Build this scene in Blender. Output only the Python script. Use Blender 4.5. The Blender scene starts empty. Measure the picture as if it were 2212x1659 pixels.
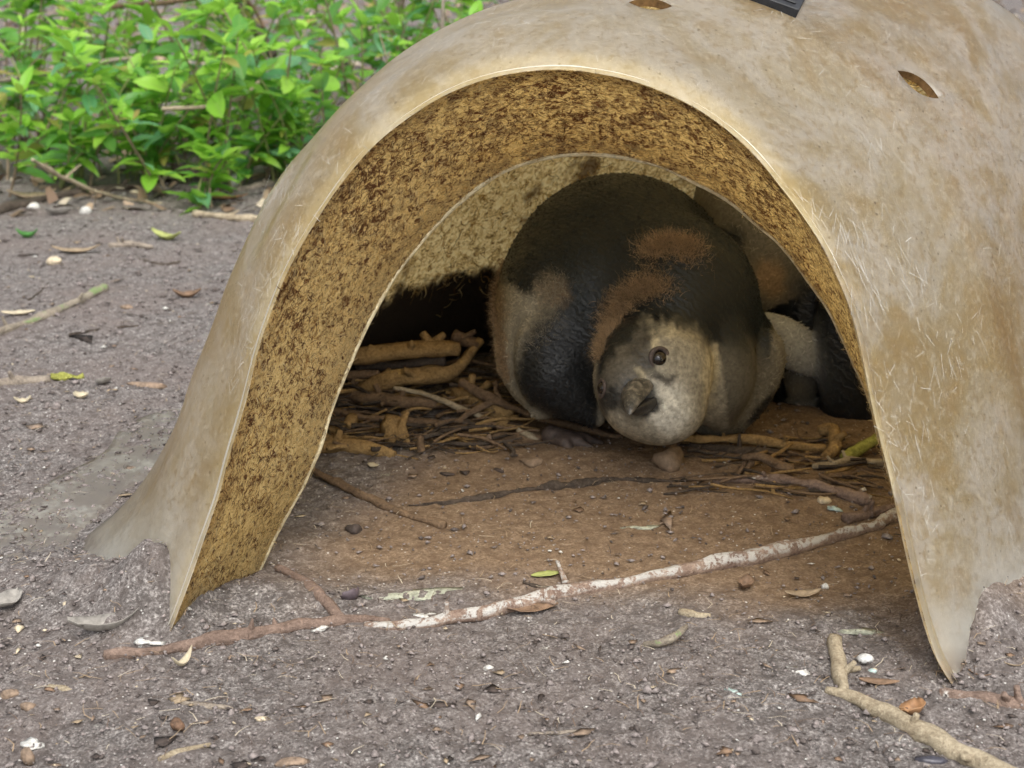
import bpy, bmesh, math, random
import numpy as np
from mathutils import Vector, Matrix

random.seed(7)
RNG = np.random.default_rng(11)
scene = bpy.context.scene
COL = scene.collection
R = math.radians

# ---------------------------------------------------------------- camera, world, light
CAM_Z, PITCH, HALF = 0.513, R(18.0), R(18.0)
cam_data = bpy.data.cameras.new("camera")
cam_data.sensor_width = 36.0
cam_data.lens = 18.0 / math.tan(HALF)
cam_data.clip_start, cam_data.clip_end = 0.02, 500.0
cam_data.dof.use_dof = True
cam_data.dof.focus_distance = 1.16
cam_data.dof.aperture_fstop = 13.0
cam = bpy.data.objects.new("camera", cam_data)
cam.location = (0, 0, CAM_Z)
cam.rotation_euler = (R(90) - PITCH, 0, 0)
COL.objects.link(cam)
scene.camera = cam

SUN_EL, SUN_AZ = R(58), R(166)          # azimuth measured from +Y towards +X
world = bpy.data.worlds.new("World")
scene.world = world
world.use_nodes = True
wn, wl = world.node_tree.nodes, world.node_tree.links
wn.clear()
sky = wn.new("ShaderNodeTexSky")
sky.sky_type = 'NISHITA'
sky.sun_disc = False
sky.sun_elevation = SUN_EL
sky.sun_rotation = SUN_AZ
sky.air_density, sky.dust_density, sky.ozone_density = 1.0, 4.0, 1.0
hsv = wn.new("ShaderNodeHueSaturation")
hsv.inputs["Saturation"].default_value = 0.28      # an overcast sky is nearly white
bg = wn.new("ShaderNodeBackground")
bg.inputs["Strength"].default_value = 0.13
wo = wn.new("ShaderNodeOutputWorld")
wl.new(sky.outputs[0], hsv.inputs["Color"])
wl.new(hsv.outputs[0], bg.inputs[0])
wl.new(bg.outputs[0], wo.inputs[0])

sun_data = bpy.data.lights.new("sun", 'SUN')
sun_data.energy = 1.5
sun_data.angle = R(60)
sun_data.color = (1.0, 0.96, 0.90)
sun = bpy.data.objects.new("sun", sun_data)
sdir = Vector((math.sin(SUN_AZ) * math.cos(SUN_EL), math.cos(SUN_AZ) * math.cos(SUN_EL), math.sin(SUN_EL)))
sun.rotation_euler = (-sdir).to_track_quat('-Z', 'Y').to_euler()
sun.location = (0, 0, 5)
COL.objects.link(sun)

scene.view_settings.view_transform = 'Standard'
scene.view_settings.look = 'None'
scene.view_settings.gamma = 1.0
scene.view_settings.use_curve_mapping = False
scene.view_settings.exposure = 0.82
scene.cycles.max_bounces = 10
scene.cycles.diffuse_bounces = 5
scene.cycles.glossy_bounces = 3
scene.cycles.transmission_bounces = 6
scene.cycles.use_denoising = True

# ---------------------------------------------------------------- geometry helpers
FOC = 1106.0 / math.tan(HALF)
FWD = np.array([0, math.cos(PITCH), -math.sin(PITCH)])
UPV = np.array([0, math.sin(PITCH), math.cos(PITCH)])
CAMP = np.array([0, 0, CAM_Z])

def ray(u, v):
    return FWD + np.array([(u - 1106.0) / FOC, 0, 0]) - UPV * ((v - 829.5) / FOC)

def on_z(u, v, h=0.0):
    d = ray(u, v)
    return CAMP + d * ((h - CAM_Z) / d[2])

def on_y(u, v, y):
    d = ray(u, v)
    return CAMP + d * (y / d[1])

def smooth01(x):
    x = np.clip(x, 0, 1)
    return x * x * (3 - 2 * x)

class Noise:
    """tileable 2-D value noise, numpy"""
    def __init__(self, seed, n=64):
        self.n = n
        self.g = np.random.default_rng(seed).uniform(-1, 1, (n, n))
    def __call__(self, x, y):
        n = self.n
        xi, yi = np.floor(x).astype(int), np.floor(y).astype(int)
        fx, fy = x - xi, y - yi
        fx, fy = fx * fx * (3 - 2 * fx), fy * fy * (3 - 2 * fy)
        a, b = self.g[xi % n, yi % n], self.g[(xi + 1) % n, yi % n]
        c, d = self.g[xi % n, (yi + 1) % n], self.g[(xi + 1) % n, (yi + 1) % n]
        return (a * (1 - fx) + b * fx) * (1 - fy) + (c * (1 - fx) + d * fx) * fy
    def fbm(self, x, y, octaves=4, gain=0.5):
        s, a = 0, 1.0
        for k in range(octaves):
            s = s + a * self(x * 2 ** k + 17.3 * k, y * 2 ** k + 5.1 * k)
            a *= gain
        return s

N1, N2, N3, N4 = Noise(1, 256), Noise(2, 256), Noise(3, 256), Noise(4, 256)

def mesh_from(name, verts, faces, mats=(), mat_idx=None, smooth=False, cols=None):
    """verts (N,3); faces list or (M,k) array"""
    me = bpy.data.meshes.new(name)
    verts = np.asarray(verts, dtype=np.float32)
    if isinstance(faces, np.ndarray) and faces.ndim == 2:
        m, k = faces.shape
        me.vertices.add(len(verts)); me.vertices.foreach_set("co", verts.ravel())
        me.loops.add(m * k); me.loops.foreach_set("vertex_index", faces.astype(np.int32).ravel())
        me.polygons.add(m)
        me.polygons.foreach_set("loop_start", np.arange(0, m * k, k, dtype=np.int32))
        me.update(calc_edges=True)
    else:
        me.from_pydata(verts.tolist(), [], [list(map(int, f)) for f in faces])
        me.update()
    for mt in mats:
        me.materials.append(mt)
    if mat_idx is not None:
        me.polygons.foreach_set("material_index", np.asarray(mat_idx, dtype=np.int32))
    if smooth:
        me.polygons.foreach_set("use_smooth", np.ones(len(me.polygons), dtype=bool))
    if cols is not None:
        ca = me.color_attributes.new("tint", 'FLOAT_COLOR', 'POINT')
        c4 = np.ones((len(verts), 4), dtype=np.float32); c4[:, :3] = cols
        ca.data.foreach_set("color", c4.ravel())
    me.validate()
    return me

def link(name, me, parent=None, loc=None):
    o = bpy.data.objects.new(name, me)
    COL.objects.link(o)
    if parent is not None:
        o.parent = parent
    if loc is not None:
        o.location = loc
    return o

def tag(o, label=None, cat=None, group=None, kind=None):
    if label: o["label"] = label
    if cat: o["category"] = cat
    if group: o["group"] = group
    if kind: o["kind"] = kind
    return o

def empty(name, loc):
    o = bpy.data.objects.new(name, None)
    o.empty_display_size = 0.05
    o.location = loc
    COL.objects.link(o)
    return o

def grid_faces(nr, nc, flip=False):
    i = np.arange(nr - 1)[:, None] * nc + np.arange(nc - 1)[None, :]
    i = i.ravel()
    f = np.stack([i, i + 1, i + nc + 1, i + nc], 1)
    return f[:, ::-1] if flip else f

def grid_normals(P):
    dr = np.gradient(P, axis=0); dc = np.gradient(P, axis=1)
    n = np.cross(dr, dc)
    return n / (np.linalg.norm(n, axis=2, keepdims=True) + 1e-12)

def catmull(xs, ys, xq):
    """smooth (monotone-ish) interpolation of ys over xs"""
    xs, ys, xq = np.asarray(xs, float), np.asarray(ys, float), np.asarray(xq, float)
    one = ys.ndim == 1
    if one: ys = ys[:, None]
    m = np.gradient(ys, xs, axis=0)
    k = np.clip(np.searchsorted(xs, xq) - 1, 0, len(xs) - 2)
    h = (xs[k + 1] - xs[k])[:, None]
    t = ((xq - xs[k])[:, None]) / h
    r = ((2*t**3 - 3*t**2 + 1) * ys[k] + (t**3 - 2*t**2 + t) * h * m[k]
         + (-2*t**3 + 3*t**2) * ys[k + 1] + (t**3 - t**2) * h * m[k + 1])
    return r[:, 0] if one else r

def resample(pts, n, smooth=2):
    p = np.asarray(pts, float)
    s = np.r_[0, np.cumsum(np.linalg.norm(np.diff(p, axis=0), axis=1))]
    q = catmull(s, p, np.linspace(0, s[-1], n))
    for _ in range(smooth):
        q[1:-1] = 0.25 * q[:-2] + 0.5 * q[1:-1] + 0.25 * q[2:]
    return q

def srgb(r, g, b):
    f = lambda c: (c / 255 / 12.92) if c <= 10.3 else ((c / 255 + 0.055) / 1.055) ** 2.4
    return (f(r), f(g), f(b))

# ---------------------------------------------------------------- material helpers
class NT:
    def __init__(self, name):
        self.mat = bpy.data.materials.new(name)
        self.mat.use_nodes = True
        self.t = self.mat.node_tree
        self.t.nodes.clear()
        self.out = self.add("ShaderNodeOutputMaterial")
    def add(self, kind, **kw):
        n = self.t.nodes.new(kind)
        for k, v in kw.items():
            setattr(n, k, v)
        return n
    def put(self, sock, v):
        if hasattr(v, "is_linked"):
            self.t.links.new(v, sock)
        elif isinstance(v, (tuple, list)) and len(v) == 3 and sock.type == 'RGBA':
            sock.default_value = (*v, 1)
        else:
            sock.default_value = v
    def coord(self, which="Object", scale=None, rot=None):
        c = self.add("ShaderNodeTexCoord").outputs[which]
        if scale is None and rot is None:
            return c
        m = self.add("ShaderNodeMapping")
        self.t.links.new(c, m.inputs[0])
        if scale is not None: m.inputs["Scale"].default_value = scale
        if rot is not None: m.inputs["Rotation"].default_value = rot
        return m.outputs[0]
    def noise(self, vec, scale, detail=4, rough=0.55, dist=0.0):
        n = self.add("ShaderNodeTexNoise")
        self.put(n.inputs["Vector"], vec)
        n.inputs["Scale"].default_value = scale
        n.inputs["Detail"].default_value = detail
        n.inputs["Roughness"].default_value = rough
        n.inputs["Distortion"].default_value = dist
        return n.outputs[0]
    def voronoi(self, vec, scale, feature='F1', out=0):
        n = self.add("ShaderNodeTexVoronoi", feature=feature)
        self.put(n.inputs["Vector"], vec)
        n.inputs["Scale"].default_value = scale
        return n.outputs[out]
    def ramp(self, fac, stops, interp='LINEAR'):
        n = self.add("ShaderNodeValToRGB")
        self.put(n.inputs[0], fac)
        e = n.color_ramp.elements
        n.color_ramp.interpolation = interp
        while len(e) < len(stops): e.new(0.5)
        for k, (p, c) in enumerate(stops):
            e[k].position = p
            e[k].color = (*c, 1) if isinstance(c, (tuple, list)) else (c, c, c, 1)
        return n.outputs[0]
    def mix(self, fac, a, b, mode='MIX'):
        n = self.add("ShaderNodeMix", data_type='RGBA', blend_type=mode)
        self.put(n.inputs[0], fac); self.put(n.inputs[6], a); self.put(n.inputs[7], b)
        return n.outputs[2]
    def math(self, op, a, b=0.0, clamp=False):
        n = self.add("ShaderNodeMath", operation=op, use_clamp=clamp)
        self.put(n.inputs[0], a); self.put(n.inputs[1], b)
        return n.outputs[0]
    def sep(self, vec):
        n = self.add("ShaderNodeSeparateXYZ")
        self.put(n.inputs[0], vec)
        return n.outputs
    def attr(self, name):
        return self.add("ShaderNodeAttribute", attribute_name=name).outputs[0]
    def rnd(self):
        return self.add("ShaderNodeObjectInfo").outputs["Random"]
    def bump(self, h, strength=0.5, dist=0.002, normal=None):
        n = self.add("ShaderNodeBump")
        n.inputs["Strength"].default_value = strength
        n.inputs["Distance"].default_value = dist
        self.put(n.inputs["Height"], h)
        if normal is not None: self.put(n.inputs["Normal"], normal)
        return n.outputs[0]
    def bsdf(self, color, rough=0.8, normal=None, spec=0.5, coat=0.0, coat_rough=0.2, trans=0.0, trans_color=None, sheen=0.0):
        b = self.add("ShaderNodeBsdfPrincipled")
        self.put(b.inputs["Base Color"], color)
        self.put(b.inputs["Roughness"], rough)
        b.inputs["Specular IOR Level"].default_value = spec
        b.inputs["Coat Weight"].default_value = coat
        b.inputs["Coat Roughness"].default_value = coat_rough
        b.inputs["Sheen Weight"].default_value = sheen
        if normal is not None:
            self.put(b.inputs["Normal"], normal); self.put(b.inputs["Coat Normal"], normal)
        res = b.outputs[0]
        if not (isinstance(trans, (int, float)) and trans == 0):
            t = self.add("ShaderNodeBsdfTranslucent")
            self.put(t.inputs[0], trans_color if trans_color is not None else color)
            m = self.add("ShaderNodeMixShader")
            self.put(m.inputs[0], trans)
            self.t.links.new(res, m.inputs[1]); self.t.links.new(t.outputs[0], m.inputs[2])
            res = m.outputs[0]
        self.t.links.new(res, self.out.inputs[0])
        return self.mat
# ---------------------------------------------------------------- shell curves (the nest's own frame)
RIM_PX = [(352,1400),(360,1382),(385,1320),(415,1240),(445,1150),(470,1080),(490,1000),(515,920),(540,830),(555,760),(575,700),(610,610),(650,530),(700,450),(745,385),(810,310),(880,255),(960,205),(1050,170),(1130,155),(1210,150),(1290,158),(1370,175),(1440,200),(1500,230),(1560,270),(1620,325),(1670,380),(1720,440),(1765,510),(1800,580),(1835,660),(1855,730),(1870,800),(1885,880),(1905,960),(1925,1040),(1940,1110),(1952,1170),(1965,1230),(1985,1310),(2005,1380),(2030,1440),(2062,1485),(2072,1500)]
EDGE_PX = [(560,1236),(575,1200),(607,1137),(647,1068),(684,988),(715,890),(750,800),(790,710),(840,620),(890,550),(950,480),(1020,415),(1100,365),(1180,340),(1270,332),(1360,342),(1440,365),(1500,395),(1560,425),(1630,480),(1690,530),(1740,600),(1785,660),(1820,730),(1845,790),(1875,860),(1895,930),(1915,1000),(1935,1070),(1950,1130),(1968,1200),(1985,1250),(1998,1290)]
BL, BR = on_z(360, 1382), on_z(2062, 1485)
E1 = (BR - BL); E1 /= np.linalg.norm(E1)
E3 = np.array([-E1[1], E1[0], 0.0])            # horizontal, into the nest
ORG = 0.5 * (BL + BR)
LEAN = math.tan(R(16))

def on_lean(u, v, back=0.0, lean=LEAN):
    """point of the leaning entrance plane seen along a direction"""
    n = E3 - np.array([0, 0, 1]) * lean         # plane: dot(P-ORG,E3) = back + lean*z
    d = ray(u, v)
    return CAMP + d * ((back + np.dot(ORG - CAMP, E3) + lean * CAM_Z) / (np.dot(d, E3) - lean * d[2]))

def local(p):
    p = np.asarray(p); q = p - ORG
    return np.stack([q @ E1, q @ E3, p[..., 2]], -1)

def world_from(a, b, z):
    return ORG + a[..., None] * E1 + b[..., None] * E3 + np.asarray(z)[..., None] * np.array([0, 0, 1.0])

NCOL = 190
rim3 = resample([on_lean(*p) for p in RIM_PX], NCOL, 6)
RL = local(rim3)
edge_back = float(local(on_z(560, 1232))[1])
edge3 = resample([on_lean(*p, back=edge_back, lean=LEAN * 0.9) for p in EDGE_PX], NCOL, 6)
APEX = RL[:, 2].max()

# sections from the rim backwards: distance back, width scale, height scale, shift to the right
KEY = np.array([
    # back   sx     sz    shift  lean  shear
    [0.000, 1.000, 1.000, 0.000, 1.00, 0.000],
    [0.010, 1.032, 1.018, 0.000, 1.00, 0.000],
    [0.028, 1.098, 1.044, 0.000, 1.00, 0.001],
    [0.060, 1.195, 1.072, 0.000, 0.95, 0.004],
    [0.110, 1.305, 1.098, 0.004, 0.85, 0.013],
    [0.180, 1.410, 1.122, 0.016, 0.70, 0.030],
    [0.280, 1.500, 1.142, 0.045, 0.55, 0.060],
    [0.420, 1.545, 1.144, 0.085, 0.40, 0.095],
    [0.560, 1.470, 1.096, 0.125, 0.20, 0.110],
    [0.680, 1.220, 0.970, 0.160, 0.00, 0.095],
    [0.770, 0.840, 0.740, 0.190, -.20, 0.060],
    [0.815, 0.400, 0.400, 0.200, -.30, 0.020],
    [0.825, 0.050, 0.060, 0.205, -.30, 0.000]])
NROW = 110
kq = np.linspace(0, 1, NROW) ** 1.25 * (len(KEY) - 1)
KS = catmull(np.arange(len(KEY)), KEY, kq)
NSK = 14                                        # skirt columns on each side

def shell_grid():
    P = np.zeros((NROW, NCOL + 2 * NSK, 3))
    ac = 0.5 * (RL[0, 0] + RL[-1, 0])
    for r, (bk, sx, sz, sh, ln, shr) in enumerate(KS):
        a = ac + (RL[:, 0] - ac) * sx + sh + shr * np.clip(RL[:, 2] / APEX, 0, 1) ** 1.5
        z = RL[:, 2] * sz
        g = float(smooth01(np.array((kq[r] - 0.6) / 3.0)))
        low = np.clip(1 - z / 0.10, 0, 1) ** 3.0
        side = np.where(np.arange(NCOL) < NCOL / 2, -1.0, 1.0)
        a = a + np.where(side < 0, -0.030, 0.010) * low * g
        z = np.maximum(z, -0.012)
        b = bk + ln * LEAN * z
        lump = 0.0035 * min(1, kq[r] / 2.5) * N1.fbm(np.arange(NCOL) * 0.045 + 3, np.full(NCOL, bk * 14 + 2), 2)
        a = a + side * lump; z = z + np.maximum(lump, -0.003) * np.clip(z / 0.05, 0, 1)
        A = np.zeros(NCOL + 2 * NSK); B = A.copy(); Z = A.copy()
        A[NSK:-NSK], B[NSK:-NSK], Z[NSK:-NSK] = a, b, z
        w = (np.arange(NSK, 0, -1) / NSK)
        ext = 0.085 * g * (1 + 0.25 * N2(np.array([kq[r] * 1.5]), np.array([0.3]))[0])
        A[:NSK] = a[0] - w * ext - 0.0006 * w
        A[-NSK:] = a[-1] + w[::-1] * ext * 0.25 + 0.0006 * w[::-1]
        B[:NSK] = b[0] - 0.02 * g * w; B[-NSK:] = b[-1] - 0.02 * g * w[::-1]
        Z[:NSK] = np.maximum(z[0], 0.0018 * g - 0.012 * (1 - g)) - 0.002 * w; Z[-NSK:] = np.maximum(z[-1], -0.004) - 0.0015 * w[::-1]
        P[r] = world_from(A, B, Z)
    return P

SHELL = shell_grid()
SHELL_N = grid_normals(SHELL)
mid = SHELL_N[6, NSK + NCOL // 2]
if mid[2] < 0: SHELL_N = -SHELL_N

# ---------------------------------------------------------------- terrain height
MOUND = []                                       # (x, y, rx, ry, height)
def mound(u, v, rx, ry, h):
    p = on_z(u, v); MOUND.append((p[0], p[1], rx, ry, h))
mound(2102, 1395, 0.026, 0.045, 0.030)
mound(2160, 1345, 0.035, 0.050, 0.022)
mound(2270, 1310, 0.070, 0.060, 0.018)
mound(260, 1290, 0.060, 0.036, 0.022)
MOUND.append((BL[0] - 0.014, BL[1] + 0.040, 0.030, 0.028, 0.046))
mound(170, 1250, 0.06, 0.04, 0.004)
mound(230, 1230, 0.05, 0.03, 0.003)
mound(600, 1290, 0.045, 0.028, 0.010)
mound(700, 1180, 0.06, 0.02, 0.006)
mound(1180, 990, 0.14, 0.03, 0.006)
mound(1750, 1060, 0.09, 0.05, 0.010)
def H(x, y):
    x, y = np.asarray(x, float), np.asarray(y, float)
    h = 0.003 * N1.fbm(x * 6 + 40, y * 6 + 40, 2)
    for mx, my, rx, ry, mh in MOUND:
        h = h + mh * np.exp(-(((x - mx) / rx) ** 2 + ((y - my) / ry) ** 2))
    # the ground rises a little towards the shrubs behind
    h = h + 0.05 * smooth01((y - 2.6) / 2.5) + 0.25 * smooth01((y - 5) / 10)
    return h
def H1(x, y): return float(H(np.array([x]), np.array([y]))[0])
def ground(u, v, lift=0.0):
    """ground point (terrain height included) in a direction"""
    h = 0.0
    for _ in range(4):
        p = on_z(u, v, h); h = H1(p[0], p[1]) + lift
    return on_z(u, v, h)

def soil_material():
    m = NT("soil")
    c = m.coord("Object")
    fine = m.noise(c, 420, 6, 0.7)
    mid_ = m.noise(c, 90, 5, 0.65)
    big = m.noise(c, 7, 5, 0.65)
    dry = m.ramp(fine, [(0.34, (0.046, 0.041, 0.038)), (0.5, (0.188, 0.169, 0.158)), (0.64, (0.450, 0.420, 0.395))])
    dark = m.mix(m.ramp(mid_, [(0.35, 1.0), (0.60, 0.0)]), dry, (0.080, 0.068, 0.062))
    tone = m.mix(m.ramp(big, [(0.40, 0.0), (0.62, 0.55)]), dark, m.mix(fine, (0.105, 0.080, 0.068), (0.25, 0.205, 0.185)))
    # bare trodden soil inside the nest is browner
    ins = m.attr("tint")
    brown = m.mix(m.ramp(fine, [(0.3, 0.0), (0.72, 1.0)]), (0.12, 0.076, 0.042), (0.37, 0.262, 0.165))
    brown = m.mix(m.ramp(mid_, [(0.38, 0.8), (0.58, 0.0)]), brown, (0.14, 0.088, 0.05))
    insf = m.sep(ins)
    col = m.mix(insf[0], tone, brown)
    # pale flecks of shell grit and droppings
    fl = m.voronoi(c, 330, 'F1', 0)
    pick = m.sep(m.add("ShaderNodeTexVoronoi").outputs[1])
    v = m.add("ShaderNodeTexVoronoi"); m.put(v.inputs["Vector"], c); v.inputs["Scale"].default_value = 330
    rc = m.sep(v.outputs[1])[0]
    mask = m.math('MULTIPLY', m.ramp(v.outputs[0], [(0.20, 1.0), (0.32, 0.0)]), m.ramp(rc, [(0.955, 0.0), (0.965, 1.0)]))
    col = m.mix(mask, col, (0.60, 0.58, 0.54))
    # pale green-white dropping smears
    sm = m.noise(c, 22, 5, 0.6, 0.4)
    smear = m.math('MULTIPLY', m.ramp(sm, [(0.68, 0.0), (0.75, 0.55)]), m.ramp(fine, [(0.42, 0.0), (0.56, 1.0)]))
    col = m.mix(smear, col, (0.48, 0.50, 0.40))
    hgt = m.math('ADD', m.math('MULTIPLY', fine, 0.6), m.math('MULTIPLY', mid_, 1.0))
    nrm = m.bump(hgt, 1.0, 0.0026)
    return m.bsdf(col, m.ramp(fine, [(0.3, 0.95), (0.7, 0.72)]), nrm, spec=0.35)

M_SOIL = soil_material()

def build_ground():
    def geo(a, b, n): return a * (b / a) ** (np.linspace(0, 1, n + 1)[1:])
    xs = np.arange(-0.62, 0.6201, 0.0026)
    xr = 0.62 + (geo(0.006, 60, 62) - 0.006) + 0.003
    xs = np.r_[-xr[::-1], xs, xr]
    ys = np.r_[-30, -10, -3, -1, 0.2, 0.6, np.arange(0.78, 1.62, 0.0026), np.arange(1.62, 2.6, 0.006)]
    yr = 2.6 + (geo(0.012, 120, 58) - 0.012) + 0.008
    ys = np.r_[ys, yr]
    X, Y = np.meshgrid(xs, ys)
    Z = H(X, Y)
    near = np.clip(1.6 - np.abs(X), 0, 1) * np.clip((4.5 - Y) / 1.5, 0, 1)
    g = (0.0015 * N2.fbm(X * 45, Y * 45, 3) + 0.0012 * N3.fbm(X * 150 + 9, Y * 150, 2, 0.7)
         + 0.0016 * np.abs(N4.fbm(X * 90, Y * 90 + 30, 2)))
    # the trodden floor inside is smoother
    L = local(np.stack([X, Y, np.zeros_like(X)], -1))
    jag = 0.03 * N1.fbm(X * 14, Y * 14, 3)
    inside = smooth01((L[..., 1] - 0.055 + jag) / 0.10) * smooth01((0.36 - np.abs(L[..., 0] - 0.05 - 0.3 * L[..., 1])) / 0.10)
    inside = inside * (L[..., 1] < 0.95)
    Z = Z + near * g * (1 - 0.60 * inside)
    V = np.stack([X, Y, Z], -1)
    cols = np.zeros((X.size, 3)); cols[:, 0] = inside.ravel() * 0.92
    me = mesh_from("ground", V.reshape(-1, 3), grid_faces(len(ys), len(xs)), [M_SOIL], smooth=True, cols=cols)
    return tag(link("ground", me), kind="structure")
build_ground()

# ---------------------------------------------------------------- fibreglass nest
def ridged(m, vec, scale, dist, lo=0.035, detail=2):
    """thin curly lines: the zero crossings of a distorted noise"""
    n = m.noise(vec, scale, detail, 0.5, dist)
    return m.ramp(m.math('ABSOLUTE', m.math('SUBTRACT', n, 0.5)), [(0.0, 1.0), (lo, 0.0)])

def fibreglass_material():
    m = NT("fibreglass_outside")
    c = m.coord("Object")
    z = m.sep(c)[2]
    big = m.noise(c, 7.0, 5, 0.62, 0.6)
    mid_ = m.noise(c, 24, 5, 0.65, 0.4)
    fine = m.noise(c, 480, 4, 0.75)
    grain = m.noise(c, 150, 4, 0.7, 0.8)
    base = m.ramp(big, [(0.36, (0.215, 0.138, 0.042)), (0.43, (0.240, 0.188, 0.095)), (0.50, (0.300, 0.270, 0.200)), (0.57, (0.390, 0.375, 0.335)), (0.67, (0.245, 0.200, 0.115))])
    base = m.mix(m.ramp(mid_, [(0.54, 0.0), (0.68, 0.45)]), base, (0.225, 0.138, 0.040))
    base = m.mix(m.ramp(m.noise(c, 13, 4, 0.6, 0.5), [(0.56, 0.0), (0.68, 0.70)]), base, (0.46, 0.445, 0.41))
    base = m.mix(m.ramp(grain, [(0.36, 0.60), (0.48, 0.0)]), base, (0.170, 0.115, 0.045))
    base = m.mix(m.ramp(grain, [(0.54, 0.0), (0.66, 0.5)]), base, (0.56, 0.52, 0.42))
    # pale glass strands caught in the resin
    patch = m.ramp(m.noise(c, 18, 3, 0.6), [(0.42, 0.15), (0.60, 1.0)])
    r1 = m.math('MULTIPLY', ridged(m, c, 130, 1.4, 0.022), patch)
    r2 = m.math('MULTIPLY', ridged(m, m.coord("Object", (1.6, 1.0, 0.6), (0.4, 0.9, 0.2)), 240, 1.2, 0.030), patch)
    base = m.mix(m.math('MULTIPLY', r1, 0.12), base, (0.78, 0.75, 0.68))
    base = m.mix(m.math('MULTIPLY', r2, 0.28), base, (0.80, 0.76, 0.68))
    # specks of dirt and glints
    def specks(scale, keep, size):
        v = m.add("ShaderNodeTexVoronoi"); m.put(v.inputs["Vector"], c); v.inputs["Scale"].default_value = scale
        rc = m.sep(v.outputs[1])[0]
        return m.math('MULTIPLY', m.ramp(v.outputs[0], [(size, 1.0), (size * 1.5, 0.0)]), m.ramp(rc, [(keep, 0.0), (keep + 0.01, 1.0)]))
    base = m.mix(specks(150, 0.72, 0.11), base, (0.055, 0.042, 0.032))
    base = m.mix(specks(75, 0.90, 0.07), base, (0.050, 0.038, 0.040))
    base = m.mix(m.math('MULTIPLY', specks(420, 0.90, 0.20), 0.5), base, (0.62, 0.60, 0.54))
    # grey-green bloom and a film of soil close to the ground
    low = m.math('ADD', z, m.math('MULTIPLY', m.math('SUBTRACT', mid_, 0.5), 0.10))
    base = m.mix(m.ramp(low, [(0.020, 0.75), (0.080, 0.0)]), base, m.mix(grain, (0.42, 0.42, 0.38), (0.70, 0.71, 0.67)))
    soil = m.math('MULTIPLY', m.ramp(z, [(0.006, 1.0), (0.022, 0.0)]), m.ramp(m.math('ADD', m.math('MULTIPLY', mid_, 0.6), m.math('MULTIPLY', grain, 0.4)), [(0.50, 1.0), (0.60, 0.0)]))
    base = m.mix(soil, base, m.mix(fine, (0.13, 0.11, 0.10), (0.34, 0.30, 0.28)))
    h = m.math('ADD', m.math('MULTIPLY', r1, 0.5), m.math('ADD', m.math('MULTIPLY', grain, 0.8), m.math('MULTIPLY', fine, 0.5)))
    n = m.bump(m.noise(c, 34, 3, 0.5), 0.30, 0.003, m.bump(h, 0.45, 0.0008))
    rg = m.ramp(mid_, [(0.35, 0.15), (0.65, 0.36)])
    return m.bsdf(base, rg, n, spec=0.5, coat=1.0, coat_rough=0.16, trans=0.57, trans_color=(0.96, 0.90, 0.74))

def lining_material():
    m = NT("fibre_lining")
    c = m.coord("Object")
    z = m.sep(c)[2]
    a = m.noise(c, 120, 5, 0.75, 1.5)
    b = m.noise(c, 16, 4, 0.6)
    col = m.ramp(a, [(0.38, (0.035, 0.016, 0.006)), (0.47, (0.46, 0.34, 0.17)), (0.57, (0.70, 0.62, 0.42))])
    col = m.mix(m.math('MULTIPLY', ridged(m, c, 85, 2.2, 0.045), 0.8), col, (0.64, 0.52, 0.28))
    col = m.mix(m.ramp(b, [(0.34, 0.85), (0.44, 0.0)]), col, (0.05, 0.022, 0.010))
    # recess shade painted on the foot of the wall, below a ragged line
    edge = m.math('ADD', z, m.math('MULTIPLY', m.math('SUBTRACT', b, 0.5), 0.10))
    foot_shade = m.ramp(edge, [(0.105, 1.0), (0.118, 0.0)])
    col = m.mix(foot_shade, col, (0.030, 0.021, 0.014))
    n = m.bump(a, 1.0, 0.004)
    tr = m.math('MULTIPLY', m.math('SUBTRACT', 1.0, foot_shade), 0.88)
    tc = m.mix(1.0, col, (1.52, 1.44, 1.25), 'MULTIPLY')
    return m.bsdf(col, 0.8, n, spec=0.25, trans=tr, trans_color=tc)

def collar_material():
    m = NT("collar_fibre")
    c = m.coord("Object")
    a = m.noise(c, 190, 5, 0.72, 1.8)
    b = m.math('SUBTRACT', m.noise(c, 115, 5, 0.75, 1.0), m.math('MULTIPLY', m.math('SUBTRACT', m.sep(c)[2], 0.18), 0.22))
    d = m.noise(c, 10, 3, 0.6)
    col = m.ramp(a, [(0.34, (0.20, 0.100, 0.040)), (0.43, (0.55, 0.395, 0.180)), (0.56, (0.76, 0.62, 0.34))])
    col = m.mix(m.math('MULTIPLY', ridged(m, c, 150, 1.8, 0.04), 0.7), col, (0.74, 0.62, 0.38))
    col = m.mix(m.ramp(d, [(0.45, 0.0), (0.65, 0.35)]), col, (0.60, 0.49, 0.28))
    spots = m.math('MULTIPLY', m.ramp(b, [(0.41, 1.0), (0.50, 0.0)]), m.math('MULTIPLY', m.ramp(m.noise(c, 22, 3, 0.6), [(0.40, 0.30), (0.56, 1.0)]), m.ramp(a, [(0.48, 1.0), (0.62, 0.35)])))
    col = m.mix(spots, col, (0.085, 0.036, 0.020))
    sp2 = m.ramp(m.math('ADD', m.math('MULTIPLY', m.noise(c, 210, 3, 0.65, 1.0), 0.75), m.math('MULTIPLY', b, 0.25)), [(0.42, 0.95), (0.48, 0.0)])
    col = m.mix(sp2, col, (0.100, 0.042, 0.022))
    n = m.bump(a, 1.0, 0.0030)
    return m.bsdf(col, 0.72, n, spec=0.3, trans=0.60, trans_color=m.mix(1.0, col, (1.30, 1.30, 1.30), 'MULTIPLY'))

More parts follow.
